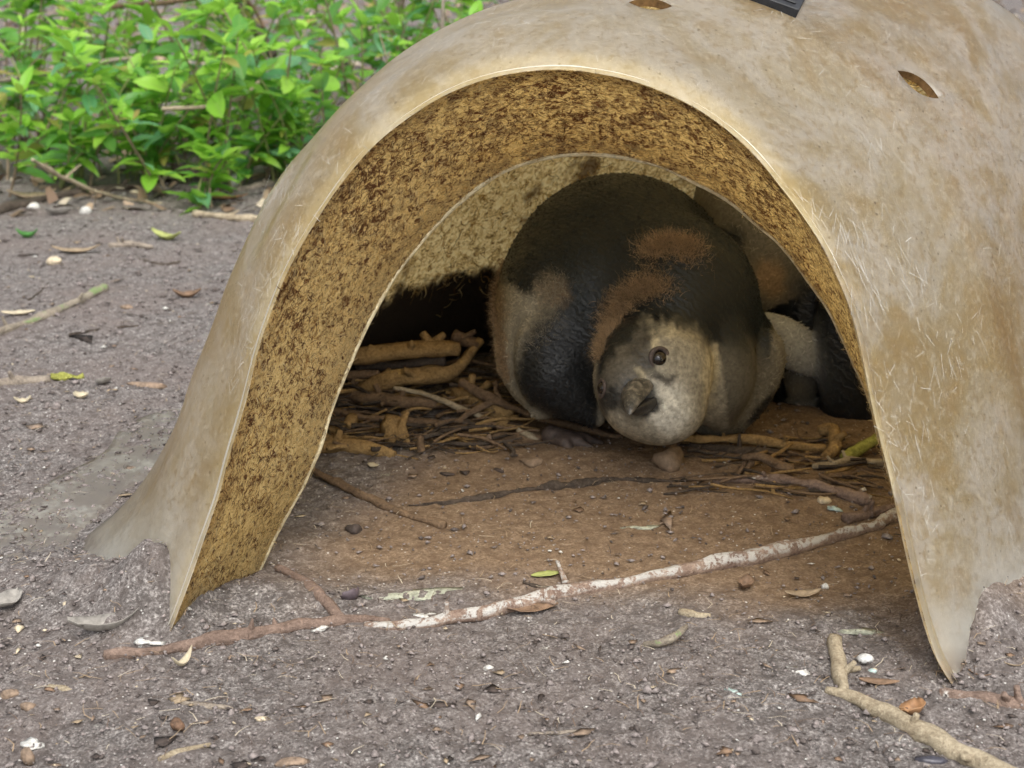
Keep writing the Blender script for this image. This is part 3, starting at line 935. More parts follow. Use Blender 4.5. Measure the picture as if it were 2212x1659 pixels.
# ---------------------------------------------------------------- the moulting penguin in front
def penguin_front():
    root_loc = Vector((*Q(1345, 883, 1.50)[:2], 0.0))
    root = empty("penguin", root_loc)
    tag(root, "hunched young penguin facing out, dark back, pale face and brown down tufts", "penguin")
    b = Blob()
    b.ell(Q(1338, 632, 1.505), (0.1140, 0.135, 0.116), col=DARK)                         # back
    b.ell(Q(1300, 690, 1.47), (0.100, 0.10, 0.095), col=DARK, k=0.03)
    b.ell(Q(1528, 676, 1.430), (0.050, 0.065, 0.066), (0, R(-18), 0), col=DARK, k=0.018)
    b.ell(Q(1245, 628, 1.430), (0.044, 0.045, 0.054), (0, R(20), 0), col=DARK, k=0.016)  # shoulder and neck
    b.cap(Q(1470, 610, 1.41), Q(1430, 765, 1.352), 0.060, 0.040, col=DARK, k=0.03)
    b.ell(Q(1412, 804, 1.330), (0.0525, 0.050, 0.0515), col=TAN, k=0.010)                 # head
    b.ell(Q(1420, 868, 1.314), (0.0440, 0.038, 0.0385), (0, R(10), 0), col=WHITE, k=0.007) # cheek and throat
    b.ell(Q(1352, 850, 1.300), (0.022, 0.026, 0.030), (0, R(-15), 0), col=GREYB, k=0.022)
    b.ell(Q(1530, 790, 1.376), (0.044, 0.036, 0.056), (0, R(-8), 0), col=TAN * 0.42, k=0.010)  # fold of the breast, its shade painted as a darker tan
    b.ell(Q(1596, 832, 1.402), (0.034, 0.018, 0.060), (0, R(30), 0), col=TAN * 0.55, k=0.004)  # flipper seen from below, shade painted into its tan
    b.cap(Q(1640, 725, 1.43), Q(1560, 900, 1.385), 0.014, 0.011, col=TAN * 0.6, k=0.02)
    b.ell(Q(1160, 715, 1.435), (0.034, 0.050, 0.072), (0, R(6), 0), col=TAN, k=0.025)    # pale flank
    b.cap(Q(1135, 780, 1.415), Q(1172, 876, 1.395), 0.022, 0.013, col=TAN, k=0.02)
    b.ell(Q(1218, 782, 1.386), (0.044, 0.022, 0.054), (0, R(-14), 0), col=CHAR, k=0.005) # dark flipper
    b.cap(Q(1200, 820, 1.383), Q(1285, 900, 1.372), 0.024, 0.010, col=CHAR, k=0.02)
    V, F, G = b.mesh((-0.06 + Q(1100, 800, 1.5)[0], 1.235, -0.004), (0.055 + Q(1680, 800, 1.5)[0], 1.66, 0.30), 0.0032)
    def colour(P):
        C = b.colour(P, 0.004)
        u, v = project(P)
        y = P[:, 1]
        jit = 10 * N2.fbm(P[:, 0] * 90, P[:, 2] * 90, 3)
        uu, vv = u + jit, v + jit
        head = smooth01((1.395 - y) / 0.03) * smooth01((u - 1285) / 12) * smooth01((1566 + 0.12 * (v - 800) - u) / 12 + (v < 745))
        Cf = np.tile(TAN, (len(P), 1)) * 0.95
        # crown: dark, shading into the pale face
        line = np.interp(uu, [1280, 1320, 1350, 1395, 1440, 1500, 1545, 1580, 1640], [850, 790, 745, 708, 698, 712, 745, 790, 800])
        Cf = pick(Cf, np.tile(GREYB * 0.95, (len(P), 1)), blobw(uu, vv, 1342, 792, 58, 92, 0.30, 0.30))
        Cf = pick(Cf, np.tile(GREYB * 0.6, (len(P), 1)), blobw(uu, vv, 1385, 742, 14, 40, 0.35, 0.5))
        Cf = pick(Cf, np.tile(WHITE, (len(P), 1)), blobw(uu, vv, 1438, 882, 56, 70, -0.5, 0.40))
        Cf = pick(Cf, np.tile(CHAR * 1.6, (len(P), 1)), blobw(uu, vv, 1384, 866, 44, 44, 0.3, 0.25) * 0.95)
        Cf = pick(Cf, np.tile(CHAR * 1.5, (len(P), 1)), blobw(uu, vv, 1318, 862, 14, 40, 0.3, 0.35) * 0.85)
        Cf = pick(Cf, np.tile(TAN * 0.75, (len(P), 1)), blobw(uu, vv, 1385, 925, 60, 22, 0.5, 0.5) * 0.7)
        Cf = pick(Cf, np.tile(CREAM, (len(P), 1)), blobw(uu, vv, 1538, 800, 14, 75, 0.1, 0.6) * 0.8)
        Cf = pick(Cf, np.tile(CREAM * 1.05, (len(P), 1)), blobw(uu, vv, 1412, 735, 8, 26, -0.35, 0.5))
        Cf = pick(Cf, np.tile(CREAM * 0.9, (len(P), 1)), blobw(uu, vv, 1455, 718, 45, 9, 0.1, 0.5) * 0.7)
        Cf = pick(Cf, np.tile(CREAM * 0.8, (len(P), 1)), blobw(uu, vv, 1385, 808, 7, 20, -0.5, 0.5) * 0.8)
        Cf = pick(Cf, np.tile(GREYB * 0.45, (len(P), 1)), blobw(uu, vv, 1432, 812, 30, 10, 0.0, 0.5) * 0.9)
        Cf = pick(Cf, np.tile(GREYB * 0.4, (len(P), 1)), blobw(uu, vv, 1398, 775, 14, 24, 0.2, 0.5) * 0.8)
        Cf = Cf * np.clip(1 + 0.32 * N3.fbm(P[:, 0] * 420, P[:, 2] * 420 + P[:, 1] * 200, 2), 0.45, 1.4)[:, None]
        Cf = pick(Cf, np.tile(DARK, (len(P), 1)), smooth01((line - vv + 24 + 14 * N3.fbm(P[:, 0] * 160, P[:, 2] * 160, 2)) / 46))
        C = pick(C, Cf, head)
        C = pick(C, np.tile(DARK * 1.3, (len(P), 1)), smooth01((808 - vv + 0.25 * (u - 1600)) / 90) * smooth01((u - 1548) / 20) * (u < 1665))
        # flipper underside: dark trailing edge
        C = pick(C, np.tile(CHAR, (len(P), 1)), blobw(u, v, 1648, 880, 10, 48, 0.75, 0.4) * 0.9)
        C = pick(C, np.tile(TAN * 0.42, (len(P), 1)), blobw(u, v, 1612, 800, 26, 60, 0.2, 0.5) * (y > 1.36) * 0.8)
        # flank: brown shading over the pale skin
        C = pick(C, np.tile(DARK, (len(P), 1)), smooth01((640 + 0.45 * (u - 1120) - vv) / 30) * (u < 1290) * (y > 1.36))
        C = pick(C, np.tile(TAN * 0.85, (len(P), 1)), blobw(uu, vv, 1158, 700, 34, 96, 0.38, 0.45) * smooth01((y - 1.372) / 0.008))
        C = pick(C, np.tile(BROWN * 0.75, (len(P), 1)), blobw(uu, vv, 1195, 632, 30, 34, 0.3, 0.6) * smooth01((y - 1.372) / 0.008) * 0.7)
        C = pick(C, np.tile(BROWN * 0.8, (len(P), 1)), blobw(uu, vv, 1080, 700, 13, 130, 0.0, 0.5) * 0.8)
        return np.clip(C, 0.008, 0.8)
    me = mesh_from("body", V, F, [M_BODY], smooth=True, cols=colour(V) * 0.85)
    body = child("body", me, root)
    neck = Q(1500, 600, 1.39); bill = Q(1362, 862, 1.25)
    isface = lambda P: smooth01((1.39 - P[:, 1]) / 0.02) * (project(P)[0] > 1288)
    flow = lambda P: np.where((isface(P) > 0.5)[:, None], P - bill, P - neck)
    plumage("feathers", root, V, F, G, colour, flow, 42000,
            lambda P: np.where(isface(P) > 0.5, 0.0026, 0.0056), lambda P: np.where(isface(P) > 0.5, 0.00055, 0.0017), 51, 0.13)

    # down: fine brown fluff
    def down(pxs, yoff, n, L, spread, seed, colr=BROWN, up=0.6):
        rg = np.random.default_rng(seed)
        pts = []
        for (u, v, y0) in pxs:
            d = ray(u, v); ys = np.linspace(1.22, 1.62, 240)
            pp = CAMP + d * (ys / d[1])[:, None]
            f = b.field(pp); k = np.argmax(f < 0.001) if (f < 0.001).any() else np.argmin(f)
            pts.append(pp[k])
        pts = np.array(pts)
        s = rg.random(n) * (len(pts) - 1); i = np.minimum(s.astype(int), len(pts) - 2); fr = (s - i)[:, None]
        base = pts[i] * (1 - fr) + pts[i + 1] * fr + rg.normal(0, spread, (n, 3)) * np.array([1, 0.8, 1])
        e = 1e-4; f0 = b.field(base)
        g = np.stack([(b.field(base + np.eye(3)[m] * e) - f0) / e for m in range(3)], -1)
        g /= np.linalg.norm(g, axis=1, keepdims=True)
        base = base - g * np.clip(f0, -0.02, 0.02)[:, None]
        D = g * up + rand_dirs(n, rg) * 0.55 + np.array([0, 0, 0.25])
        N = np.cross(D, rand_dirs(n, rg)); N /= np.linalg.norm(N, axis=1, keepdims=True)
        Vr, Fr, k = ribbons(base, D, N, rg.uniform(0.5, 1.1, n) * L, rg.uniform(0.00018, 0.00042, n), 3, 0.55, 0.25, 0.7, seed)
        C = np.clip(colr * rg.uniform(0.6, 1.6, (n, 1)), 0, 0.6)
        t_ = child("down_tuft", mesh_from("down_tuft", Vr, Fr, [M_FEATH], cols=np.repeat(C, k, 0)), root)
        t_["label"] = "fluffy brown tuft of leftover down"
        return t_
    down([(1395, 545, 0), (1430, 532, 0), (1470, 530, 0), (1505, 548, 0)], 0, 2600, 0.010, 0.0075, 61, BROWN * 1.05)
    down([(1303, 735, 0), (1318, 690, 0), (1345, 650, 0), (1385, 622, 0), (1435, 625, 0)], 0, 4600, 0.011, 0.0072, 62, BROWN * 0.95)
    down([(1296, 770, 0), (1300, 740, 0), (1310, 705, 0)], 0, 1200, 0.009, 0.0035, 63, BROWN * 0.8)
    down([(1205, 610, 0), (1190, 650, 0), (1170, 700, 0), (1150, 740, 0)], 0, 1100, 0.009, 0.007, 65, TAN * 0.62)
    down([(1075, 560, 0), (1068, 640, 0), (1072, 700, 0), (1085, 770, 0), (1100, 820, 0)], 0, 1300, 0.009, 0.0030, 66, BROWN * 0.8)

    # eyes
    def eye(u, v, y, r, face_dir):
        c = Vector(Q(u, v, y))
        bm = bmesh.new()
        bmesh.ops.create_uvsphere(bm, u_segments=20, v_segments=14, radius=r)
        bm.transform(Matrix.Translation(c))
        me = bpy.data.meshes.new("eye"); bm.to_mesh(me); bm.free()
        me.materials.append(M_EYE); me.polygons.foreach_set("use_smooth", np.ones(len(me.polygons), dtype=bool))
        eo = child("eye", me, root)
        # fleshy rim
        n_, m_ = 26, 8
        fd = Vector(face_dir).normalized(); q = fd.to_track_quat('Z', 'Y').to_matrix()
        vs, fs = [], []
        for i in range(n_):
            a = 2 * math.pi * i / n_
            for j in range(m_):
                t = 2 * math.pi * j / m_
                rr = r * 1.05 + r * 0.26 * math.cos(t) * (1 + 0.25 * math.sin(3 * a))
                p = Vector((rr * math.cos(a) * 0.96, rr * math.sin(a) * 1.12, r * 0.38 + r * 0.24 * math.sin(t)))
                vs.append(c + q @ p)
                fs.append((i * m_ + j, ((i + 1) % n_) * m_ + j, ((i + 1) % n_) * m_ + (j + 1) % m_, i * m_ + (j + 1) % m_))
        link("eyelid", mesh_from("eyelid", vs, fs, [M_RIM], smooth=True), eo)
    M_EYE_ = NT("eye"); M_EYE = M_EYE_.bsdf((0.012, 0.009, 0.008), 0.06, None, spec=0.6)
    M_RIM = plain("eye_rim", (0.070, 0.052, 0.045), 0.6, 400, 0.5, 0.0006)
    def surf(u, v):
        d = ray(u, v); ys = np.linspace(1.2, 1.5, 600); pp = CAMP + d * (ys / d[1])[:, None]
        f = b.field(pp); return ys[np.argmax(f < 0)] if (f < 0).any() else 1.34
    ey = surf(1422, 775)
    eye(1422, 775, ey + 0.0036, 0.0078, (0.25, -0.93, 0.25))
    eye(1305, 838, surf(1312, 838) + 0.006, 0.0060, (-0.93, -0.35, 0.1))

    # bill: upper and lower halves, running out of the face and down
    M_BILL = bill_material()
    by = surf(1372, 842)
    A = Vector(Q(1380, 838, by + 0.012)); T = Vector(Q(1357, 890, by - 0.034))
    def bill_half(name, base, tip, wb, hb, hook, upper):
        nonlocal M_BILL
        ax = tip - base; L = ax.length; ax.normalize()
        side = Vector((1, 0, 0.42)); side = (side - ax * side.dot(ax)).normalized(); up = side.cross(ax)
        if up.z < 0: up = -up
        vs, fs, m_, n_ = [], [], 14, 12
        for i in range(n_ + 1):
            t = i / n_
            w = wb * (1 - t ** 2.2) ** 0.8 * (1 - 0.28 * t) + 0.0012
            hh = hb * (1 - t ** 2.6) ** 0.8 * (1 - 0.22 * t) + 0.0012
            c = base + ax * (L * t) - up * (hook * max(0, t - 0.62) ** 2 * 9)
            for j in range(m_):
                a = 2 * math.pi * j / m_
                ca, sa = math.cos(a), math.sin(a)
                rx = w * ca; rz = hh * (sa if (sa > 0) == upper else sa * 0.35)
                ridge = 0.0012 * (1 - t) if upper and abs(ca) < 0.3 and sa > 0 else 0
                vs.append(c + side * rx + up * (rz + ridge))
        for i in range(n_):
            for j in range(m_):
                fs.append((i * m_ + j, i * m_ + (j + 1) % m_, (i + 1) * m_ + (j + 1) % m_, (i + 1) * m_ + j))
        fs.append(tuple(range(m_))[::-1]); fs.append(tuple(n_ * m_ + j for j in range(m_)))
        return child(name, mesh_from(name, vs, fs, [M_BILL], smooth=True), root)
    bill_half("upper_bill", A, T, 0.0142, 0.0112, 0.0022, True)
    M_BILL = plain("lower_bill_horn", (0.022, 0.021, 0.021), 0.35, 200, 0.4, 0.0006)
    bill_half("lower_bill", A + Vector((0.0065, 0.002, -0.0125)), T + Vector((0.003, 0.006, -0.001)), 0.0132, 0.0095, 0.0, False)

    # foot with three toes and claws
    M_FOOT = plain("foot_skin", (0.060, 0.044, 0.037), 0.6, 160, 0.5, 0.0015)
    fb = Blob()
    f0 = np.array(Q(1192, 890, 1.400)); f0[2] = H1(f0[0], f0[1]) + 0.007
    for k, (dx, dy) in enumerate(((0.012, -0.016), (0.024, -0.011), (0.030, -0.002))):
        t1 = f0 + np.array([dx, dy, -0.002]); t2 = t1 + np.array([dx, dy, 0]) * 0.55 + np.array([0, 0, -0.004])
        fb.cap(f0, t1, 0.0080, 0.0055, k=0.005); fb.cap(t1, t2, 0.0055, 0.0028, k=0.004)
    Vf, Ff, _ = fb.mesh(f0 - 0.03, f0 + np.array([0.095, 0.03, 0.03]), 0.0022)
    child("foot", mesh_from("foot", Vf, Ff, [M_FOOT], smooth=True), root)
    return root

def bill_material():
    m = NT("bill_horn")
    c = m.coord("Object")
    n = m.noise(c, 240, 4, 0.7)
    n2 = m.noise(c, 150, 3, 0.6)
    col = m.ramp(n2, [(0.36, (0.025, 0.024, 0.022)), (0.50, (0.062, 0.057, 0.048)), (0.64, (0.15, 0.132, 0.105))])
    col = m.mix(m.ramp(n, [(0.55, 0.0), (0.68, 0.7)]), col, (0.26, 0.23, 0.18))
    return m.bsdf(col, 0.38, m.bump(n, 0.5, 0.0008), spec=0.5)
penguin_front()

# ---------------------------------------------------------------- the penguin behind on the right
def penguin_back():
    root_loc = Vector((*Q(1760, 850, 1.60)[:2], 0.0))
    root = empty("penguin", root_loc)
    tag(root, "second penguin standing behind at right, its head hidden by the arch, flipper hanging", "penguin")
    b = Blob()
    b.ell(Q(1770, 640, 1.60), (0.108, 0.090, 0.150), (0, R(8), 0), col=CHAR)
    b.ell(Q(1640, 500, 1.565), (0.064, 0.070, 0.110), (0, R(20), 0), col=TAN * 0.50, k=0.02)
    b.ell(Q(1648, 430, 1.59), (0.066, 0.062, 0.070), col=TAN * 0.55, k=0.03)
    b.ell(Q(1838, 770, 1.49), (0.036, 0.030, 0.110), (0, R(-8), 0), col=CHAR, k=0.004)      # dark flipper
    b.ell(Q(1708, 745, 1.490), (0.023, 0.012, 0.052), (0, R(-58), 0), col=np.array([0.46, 0.47, 0.46]), k=0.003)
    b.ell(Q(1735, 812, 1.515), (0.020, 0.012, 0.022), (0, R(20), 0), col=TAN * 0.4, k=0.004)
    b.ell(Q(1745, 880, 1.55), (0.070, 0.050, 0.030), (0, 0, 0), col=CHAR * 1.4, k=0.02)
    x0 = Q(1545, 640, 1.58)[0]
    V, F, G = b.mesh((x0 - 0.05, 1.46, -0.004), (x0 + 0.28, 1.72, 0.37), 0.0042)
    def colour(P):
        C = b.colour(P, 0.006)
        u, v = project(P)
        jit = 12 * N2.fbm(P[:, 0] * 70, P[:, 2] * 70, 3); uu, vv = u + jit, v + jit
        C = pick(C, np.tile(DARK * 1.3, (len(P), 1)), blobw(uu, vv, 1570, 510, 30, 30, 0.5, 0.6) * 0.9)
        C = pick(C, np.tile(TAN * 0.55, (len(P), 1)), blobw(uu, vv, 1640, 575, 20, 55, -0.5, 0.5) * 0.9)
        C = pick(C, np.tile(BROWN * 1.2, (len(P), 1)), blobw(uu, vv, 1668, 605, 30, 45, -0.3, 0.6) * 0.95)
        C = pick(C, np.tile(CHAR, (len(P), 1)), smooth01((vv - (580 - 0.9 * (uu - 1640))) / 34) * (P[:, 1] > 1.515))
        return np.clip(C, 0.008, 0.8)
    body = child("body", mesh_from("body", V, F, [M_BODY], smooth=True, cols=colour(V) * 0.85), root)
    top = Q(1660, 380, 1.5)
    plumage("feathers", root, V, F, G, colour, lambda P: P - top, 12000, lambda P: np.full(len(P), 0.0060), lambda P: np.full(len(P), 0.0017), 71, 0.09)
penguin_back()
# ---------------------------------------------------------------- sticks
def bark(name, lo, hi, extra=None, amount=0.5, scale=40, rough=0.8):
    m = NT(name)
    c = m.coord("Object")
    n1 = m.noise(c, 380, 5, 0.75)
    n2 = m.noise(c, scale, 5, 0.7, 0.6)
    n3 = m.noise(c, 55, 4, 0.65)
    col = m.ramp(m.math('ADD', m.math('MULTIPLY', n1, 0.55), m.math('MULTIPLY', n3, 0.45)), [(0.38, lo), (0.60, hi)])
    if extra is not None:
        # what fell from above lies on the upper side
        up = m.sep(m.add("ShaderNodeNewGeometry").outputs["Normal"])[2]
        f = m.math('ADD', m.math('MULTIPLY', n2, 0.75), m.math('MULTIPLY', n1, 0.25))
        f = m.ramp(f, [(0.62 - 0.20 * amount, 0.0), (0.68 - 0.20 * amount, 1.0)])
        f = m.math('MULTIPLY', f, m.ramp(m.math('ADD', up, m.math('MULTIPLY', n1, 0.5)), [(0.25, 0.0), (0.65, 1.0)]))
        col = m.mix(f, col, extra)
    h = m.math('ADD', n1, m.math('MULTIPLY', n3, 1.5))
    return m.bsdf(col, rough, m.bump(h, 1.0, 0.0022), spec=0.3)
M_BARK = bark("bark_brown", (0.085, 0.055, 0.035), (0.26, 0.175, 0.105))
M_BARK_G = bark("bark_grey", (0.16, 0.13, 0.105), (0.40, 0.34, 0.27))
M_BARK_D = bark("bark_dark", (0.030, 0.022, 0.017), (0.11, 0.085, 0.065))
M_BARK_W = bark("bark_with_droppings", (0.17, 0.11, 0.085), (0.40, 0.30, 0.23), (0.54, 0.52, 0.48), 0.75, 90)
M_BARK_S = bark("bark_soiled", (0.13, 0.088, 0.068), (0.32, 0.23, 0.18), (0.72, 0.71, 0.66), 0.22, 26)
M_BARK_P = bark("bark_pale", (0.23, 0.18, 0.115), (0.52, 0.44, 0.31))
M_BARK_Y = bark("bark_ochre", (0.150, 0.092, 0.036), (0.44, 0.290, 0.125), (0.58, 0.40, 0.13), 0.15, 60)  # ochre bark, brightened to carry warm light on the stick pile
M_BARK_M = bark("bark_mossy", (0.17, 0.14, 0.11), (0.38, 0.33, 0.25), (0.22, 0.30, 0.12), 0.5, 30)
M_MOSS = bark("green_lichen", (0.18, 0.19, 0.03), (0.50, 0.50, 0.13))

def tube(path, radii, sides=9, rough=0.12, seed=0, n=None):
    path = np.asarray(path, float)
    L = np.linalg.norm(np.diff(path, axis=0), axis=1).sum()
    n = n or max(8, int(L / max(np.mean(radii) * 1.1, 0.002)))
    n = min(n, 180)
    P = resample(path, n, 1)
    s0 = np.linspace(0, 1, len(radii)); s = np.linspace(0, 1, n)
    rad = np.interp(s, s0, radii)
    T = np.gradient(P, axis=0); T /= np.linalg.norm(T, axis=1, keepdims=True)
    ref = np.array([0, 0, 1.0]) if abs(T[:, 2]).mean() < 0.8 else np.array([1.0, 0, 0])
    A = np.cross(T, ref); A /= np.linalg.norm(A, axis=1, keepdims=True)
    B = np.cross(A, T)
    th = np.arange(sides) / sides * 2 * math.pi
    i, j = np.meshgrid(np.arange(n), np.arange(sides), indexing='ij')
    nz = 1 + rough * N1.fbm(i * 0.35 + seed * 3.1, np.abs(j - sides / 2) * 0.7 + seed, 2) + rough * 1.2 * N2(i * 0.13 + seed, 0 * j + seed * 1.0)
    rr = rad[:, None] * nz
    V = P[:, None] + (np.cos(th)[None, :, None] * A[:, None] + np.sin(th)[None, :, None] * B[:, None]) * rr[..., None]
    F = []
    for a in range(n - 1):
        for c in range(sides):
            d = (c + 1) % sides
            F.append((a * sides + c, a * sides + d, (a + 1) * sides + d, (a + 1) * sides + c))
    V = V.reshape(-1, 3)
    k = len(V)
    V = np.r_[V, [P[0] - T[0] * rad[0] * 0.25], [P[-1] + T[-1] * rad[-1] * 0.25]]
    for c in range(sides):
        d = (c + 1) % sides
        F.append((k, d, c)); F.append((k + 1, (n - 1) * sides + c, (n - 1) * sides + d))
    return V, F

_seed = [0]
def stick(name, label, pts, r, mat, forks=(), lift=None, cat="stick", group=None, sides=9, rough=0.14):
    """pts: ground directions (u, v[, extra height]); r: radii in metres; forks: more (pts, r)"""
    _seed[0] += 1
    Vs, Fs, off = [], [], 0
    o3 = None
    for (pp, rr) in [(pts, r)] + list(forks):
        rr = list(rr) if isinstance(rr, (list, tuple)) else [rr, rr * 0.8]
        lf = (0.55 * np.mean(rr)) if lift is None else lift
        P = [ground(q[0], q[1], lf + (q[2] if len(q) > 2 else 0.0)) for q in pp]
        if o3 is None: o3 = np.mean(P, axis=0); o3[2] = H1(o3[0], o3[1])
        P = np.array(P); nP = max(len(P) * 3, 10)
        jr = np.random.default_rng(4000 + _seed[0] * 7 + off)
        P = resample(P, nP, 1)
        P[1:-1] += jr.normal(0, 0.22 * np.mean(rr), (nP - 2, 3)) * np.array([1, 1, 0.5])
        V, F = tube(P, rr, sides, rough * 2.0, _seed[0] + off * 0.01)
        Vs.append(V - o3); Fs += [tuple(x + off for x in f) for f in F]; off += len(V)
        if np.mean(rr) > 0.0040 and mat is not M_MOSS:
            # snapped-off side shoots and knots
            for _ in range(2):
                i = jr.integers(2, nP - 2); r_ = np.interp(i / nP, np.linspace(0, 1, len(rr)), rr)
                t_ = P[i + 1] - P[i - 1]; t_ /= np.linalg.norm(t_)
                d_ = np.array([jr.normal(), jr.normal() * 0.5, abs(jr.normal()) * 0.7 + 0.2]); d_ -= t_ * (d_ @ t_) * 0.6; d_ /= np.linalg.norm(d_)
                V, F = tube([P[i], P[i] + d_ * r_ * 1.3, P[i] + d_ * r_ * jr.uniform(1.6, 3.2)], [r_ * 0.75, r_ * 0.50, r_ * 0.35], 7, 0.3, _seed[0], 6)
                Vs.append(V - o3); Fs += [tuple(x + off for x in f) for f in F]; off += len(V)
    me = mesh_from(name, np.concatenate(Vs), Fs, [mat], smooth=True)
    return tag(link(name, me, loc=tuple(o3)), label, cat, group)

# outside
stick("stick", "long stick lying across the entrance, spattered with white droppings",
      [(1945,1112),(1850,1145),(1700,1187),(1560,1218),(1400,1247),(1260,1272),(1180,1290),(1080,1316),(980,1336,-0.001),(880,1350,-0.002),(790,1352,-0.004)], [0.0054,0.0062,0.0064,0.0056,0.0046,0.0034], M_BARK_W,
      [([(1222,1262),(1212,1235,0.004),(1202,1212,0.008)], [0.0026,0.0014])])
stick("stick", "forked brown stick half sunk in soil at the left foot of the arch",
      [(226,1416),(300,1408),(400,1396),(520,1372),(640,1356),(735,1338),(840,1344)], [0.0055,0.0058,0.0050,0.0048,0.0030], M_BARK_S,
      [([(738,1336),(690,1288),(640,1246),(598,1228)], [0.0045,0.0040,0.0032])], lift=0.001)
stick("stick", "pale forked stick running out of the bottom right corner",
      [(1785,1490),(1850,1512),(1950,1562),(2050,1612),(2150,1662),(2260,1720)], [0.0042,0.0066,0.0066,0.0064,0.0066], M_BARK_P,
      [([(1822,1496),(1815,1440),(1803,1385)], [0.0060,0.0056,0.0052])])
stick("stick", "grey stick with green mossy tip at the left edge",
      [(-60,735),(0,715),(80,690),(160,655),(226,622)], [0.0052,0.0052,0.0050,0.0048], M_BARK_M)
stick("stick", "pale barkless stick lying behind the left side of the shell",
      [(418,462),(480,468),(560,474),(640,478)], [0.0075,0.0078,0.0072], M_BARK_P)
stick("branch", "dark fallen branch below the shrub at the far left",
      [(-60,470),(40,445),(120,425),(200,412),(330,402)], [0.0090,0.0080,0.0070,0.0050], M_BARK_D, cat="branch")
stick("branch", "short dark curved branch under the middle of the shrub",
      [(345,386),(390,366,0.02),(430,376,0.015),(472,392)], [0.0085,0.0095,0.0070], M_BARK_D, cat="branch")
stick("twig", "thin tan forked twig arching down from the shrub",
      [(70,345,0.10),(150,390,0.05),(215,415,0.02),(270,430),(350,440)], [0.0030,0.0034,0.0026,0.0018], M_BARK_P,
      [([(208,412,0.03),(205,440,0.005)], [0.0022,0.0014]), ([(140,385,0.05),(175,355,0.07)], [0.002,0.0014])], cat="twig")
stick("twig", "thin dark twig on bare soil left of the shell", [(150,724),(200,714),(300,704)], [0.0016,0.0020,0.0013], M_BARK_D, cat="twig")
stick("twig", "short dark twig pointing up-right on soil below the mossy stick", [(62,648),(85,632),(104,612)], [0.0016,0.0018,0.0012], M_BARK_D, cat="twig")
stick("stick", "flat grey stick end beside the yellow lichen lump", [(-60,834),(0,828),(60,824),(108,820)], [0.0045,0.0050,0.0042], M_BARK_G)
stick("lichen_lump", "yellow-green lichen lump on the end of the flat grey stick", [(112,816),(145,812),(178,814)], [0.0055,0.0075,0.0060], M_MOSS, cat="lichen", rough=0.5)
stick("twig", "pale bent twig fragment on soil in the lower left", [(105,1484),(140,1490),(186,1496)], [0.0018,0.0022,0.0014], M_BARK_P, cat="twig")
stick("twig", "slender grey twig fragment right of the pale bent one", [(385,1516),(430,1522),(502,1532)], [0.0014,0.0022,0.0012], M_BARK_G, cat="twig")
stick("wood_splinter", "cream wood splinter near the bottom edge", [(342,1640),(390,1622),(455,1608)], [0.0020,0.0032,0.0022], M_BARK_P, cat="splinter")
stick("twig", "straight thin twig on the soil at bottom centre", [(1140,1586),(1210,1583),(1275,1578)], [0.0011,0.0014,0.0009], M_BARK_G, cat="twig")
stick("twig", "stubby cream twig on the soil in front of the long stick", [(1468,1322),(1500,1328),(1534,1332)], [0.0024,0.0032,0.0026], M_BARK_P, cat="twig")
stick("twig", "lichen-crusted dark twig right of bottom centre", [(1392,1392),(1430,1388,0.004),(1462,1372,0.008),(1482,1352,0.006)], [0.0022,0.0032,0.0020], M_BARK_M, cat="twig")
stick("root", "half-buried reddish root at the right edge below the shell foot", [(2030,1500),(2100,1510),(2170,1518),(2260,1532)], [0.0040,0.0050,0.0045,0.0040], M_BARK_S, cat="root", lift=-0.001)
stick("twig", "thin twig leaning against the left foot of the arch", [(300,1318),(340,1322),(372,1328)], [0.0014,0.0016,0.0010], M_BARK_G, cat="twig")
stick("twig", "dark sliver of bark behind the left flank of the shell", [(300,560),(350,572),(392,566)], [0.0020,0.0026,0.0016], M_BARK_D, cat="twig")
stick("stick", "weathered flat stick in the background soil at left", [(236,532),(270,528),(330,534)], [0.0042,0.0052,0.0040], M_BARK_G)
stick("stick", "grey stick on the litter between shrub and shell", [(470,405),(520,410),(575,398),(640,385)], [0.0040,0.0062,0.0050], M_BARK_G)
stick("twig", "thin twig under the long stick near the pale leaf", [(1130,1258),(1165,1268),(1205,1272)], [0.0012,0.0016,0.0010], M_BARK_D, cat="twig", lift=0.001)

# inside the nest
stick("stick", "thick brown stick with ochre knot, uppermost of the pile inside", [(752,770,0.050),(834,766,0.054),(919,757,0.056),(992,756,0.056)], [0.0070,0.0075,0.0078,0.0080], M_BARK_Y,  # golden light on this stick painted by the ochre bark
      [([(930,752,0.056),(941,741,0.062)], [0.0085,0.006])])
stick("stick", "thick crooked stick bending upward beside the penguin's flank", [(770,845,0.014),(844,817,0.030),(904,811,0.032),(978,806,0.032),(1000,785,0.040),(1040,735,0.060)], [0.0065,0.0085,0.0080,0.0085,0.0080,0.0070], M_BARK_Y)  # ochre bark here also paints the golden light
stick("stick", "blunt stick end behind the ochre-knotted stick", [(1035,745,0.056),(1005,733,0.060),(980,724,0.064)], [0.0065,0.0080,0.0085], M_BARK)
stick("twig", "small forked twig by the left wall inside", [(745,814,0.030),(790,808,0.034),(818,808,0.036)], [0.0038,0.0042,0.0035], M_BARK, [([(775,812,0.032),(752,850,0.012)], [0.0035,0.003])], cat="twig")
stick("twig", "long straight thin twig at the front of the stick pile", [(700,884,0.012),(785,901,0.012),(879,909,0.009),(978,916,0.005),(1060,918,0.004),(1127,917,0.003)], [0.0026,0.0032,0.0030,0.0028,0.0022], M_BARK, cat="twig")
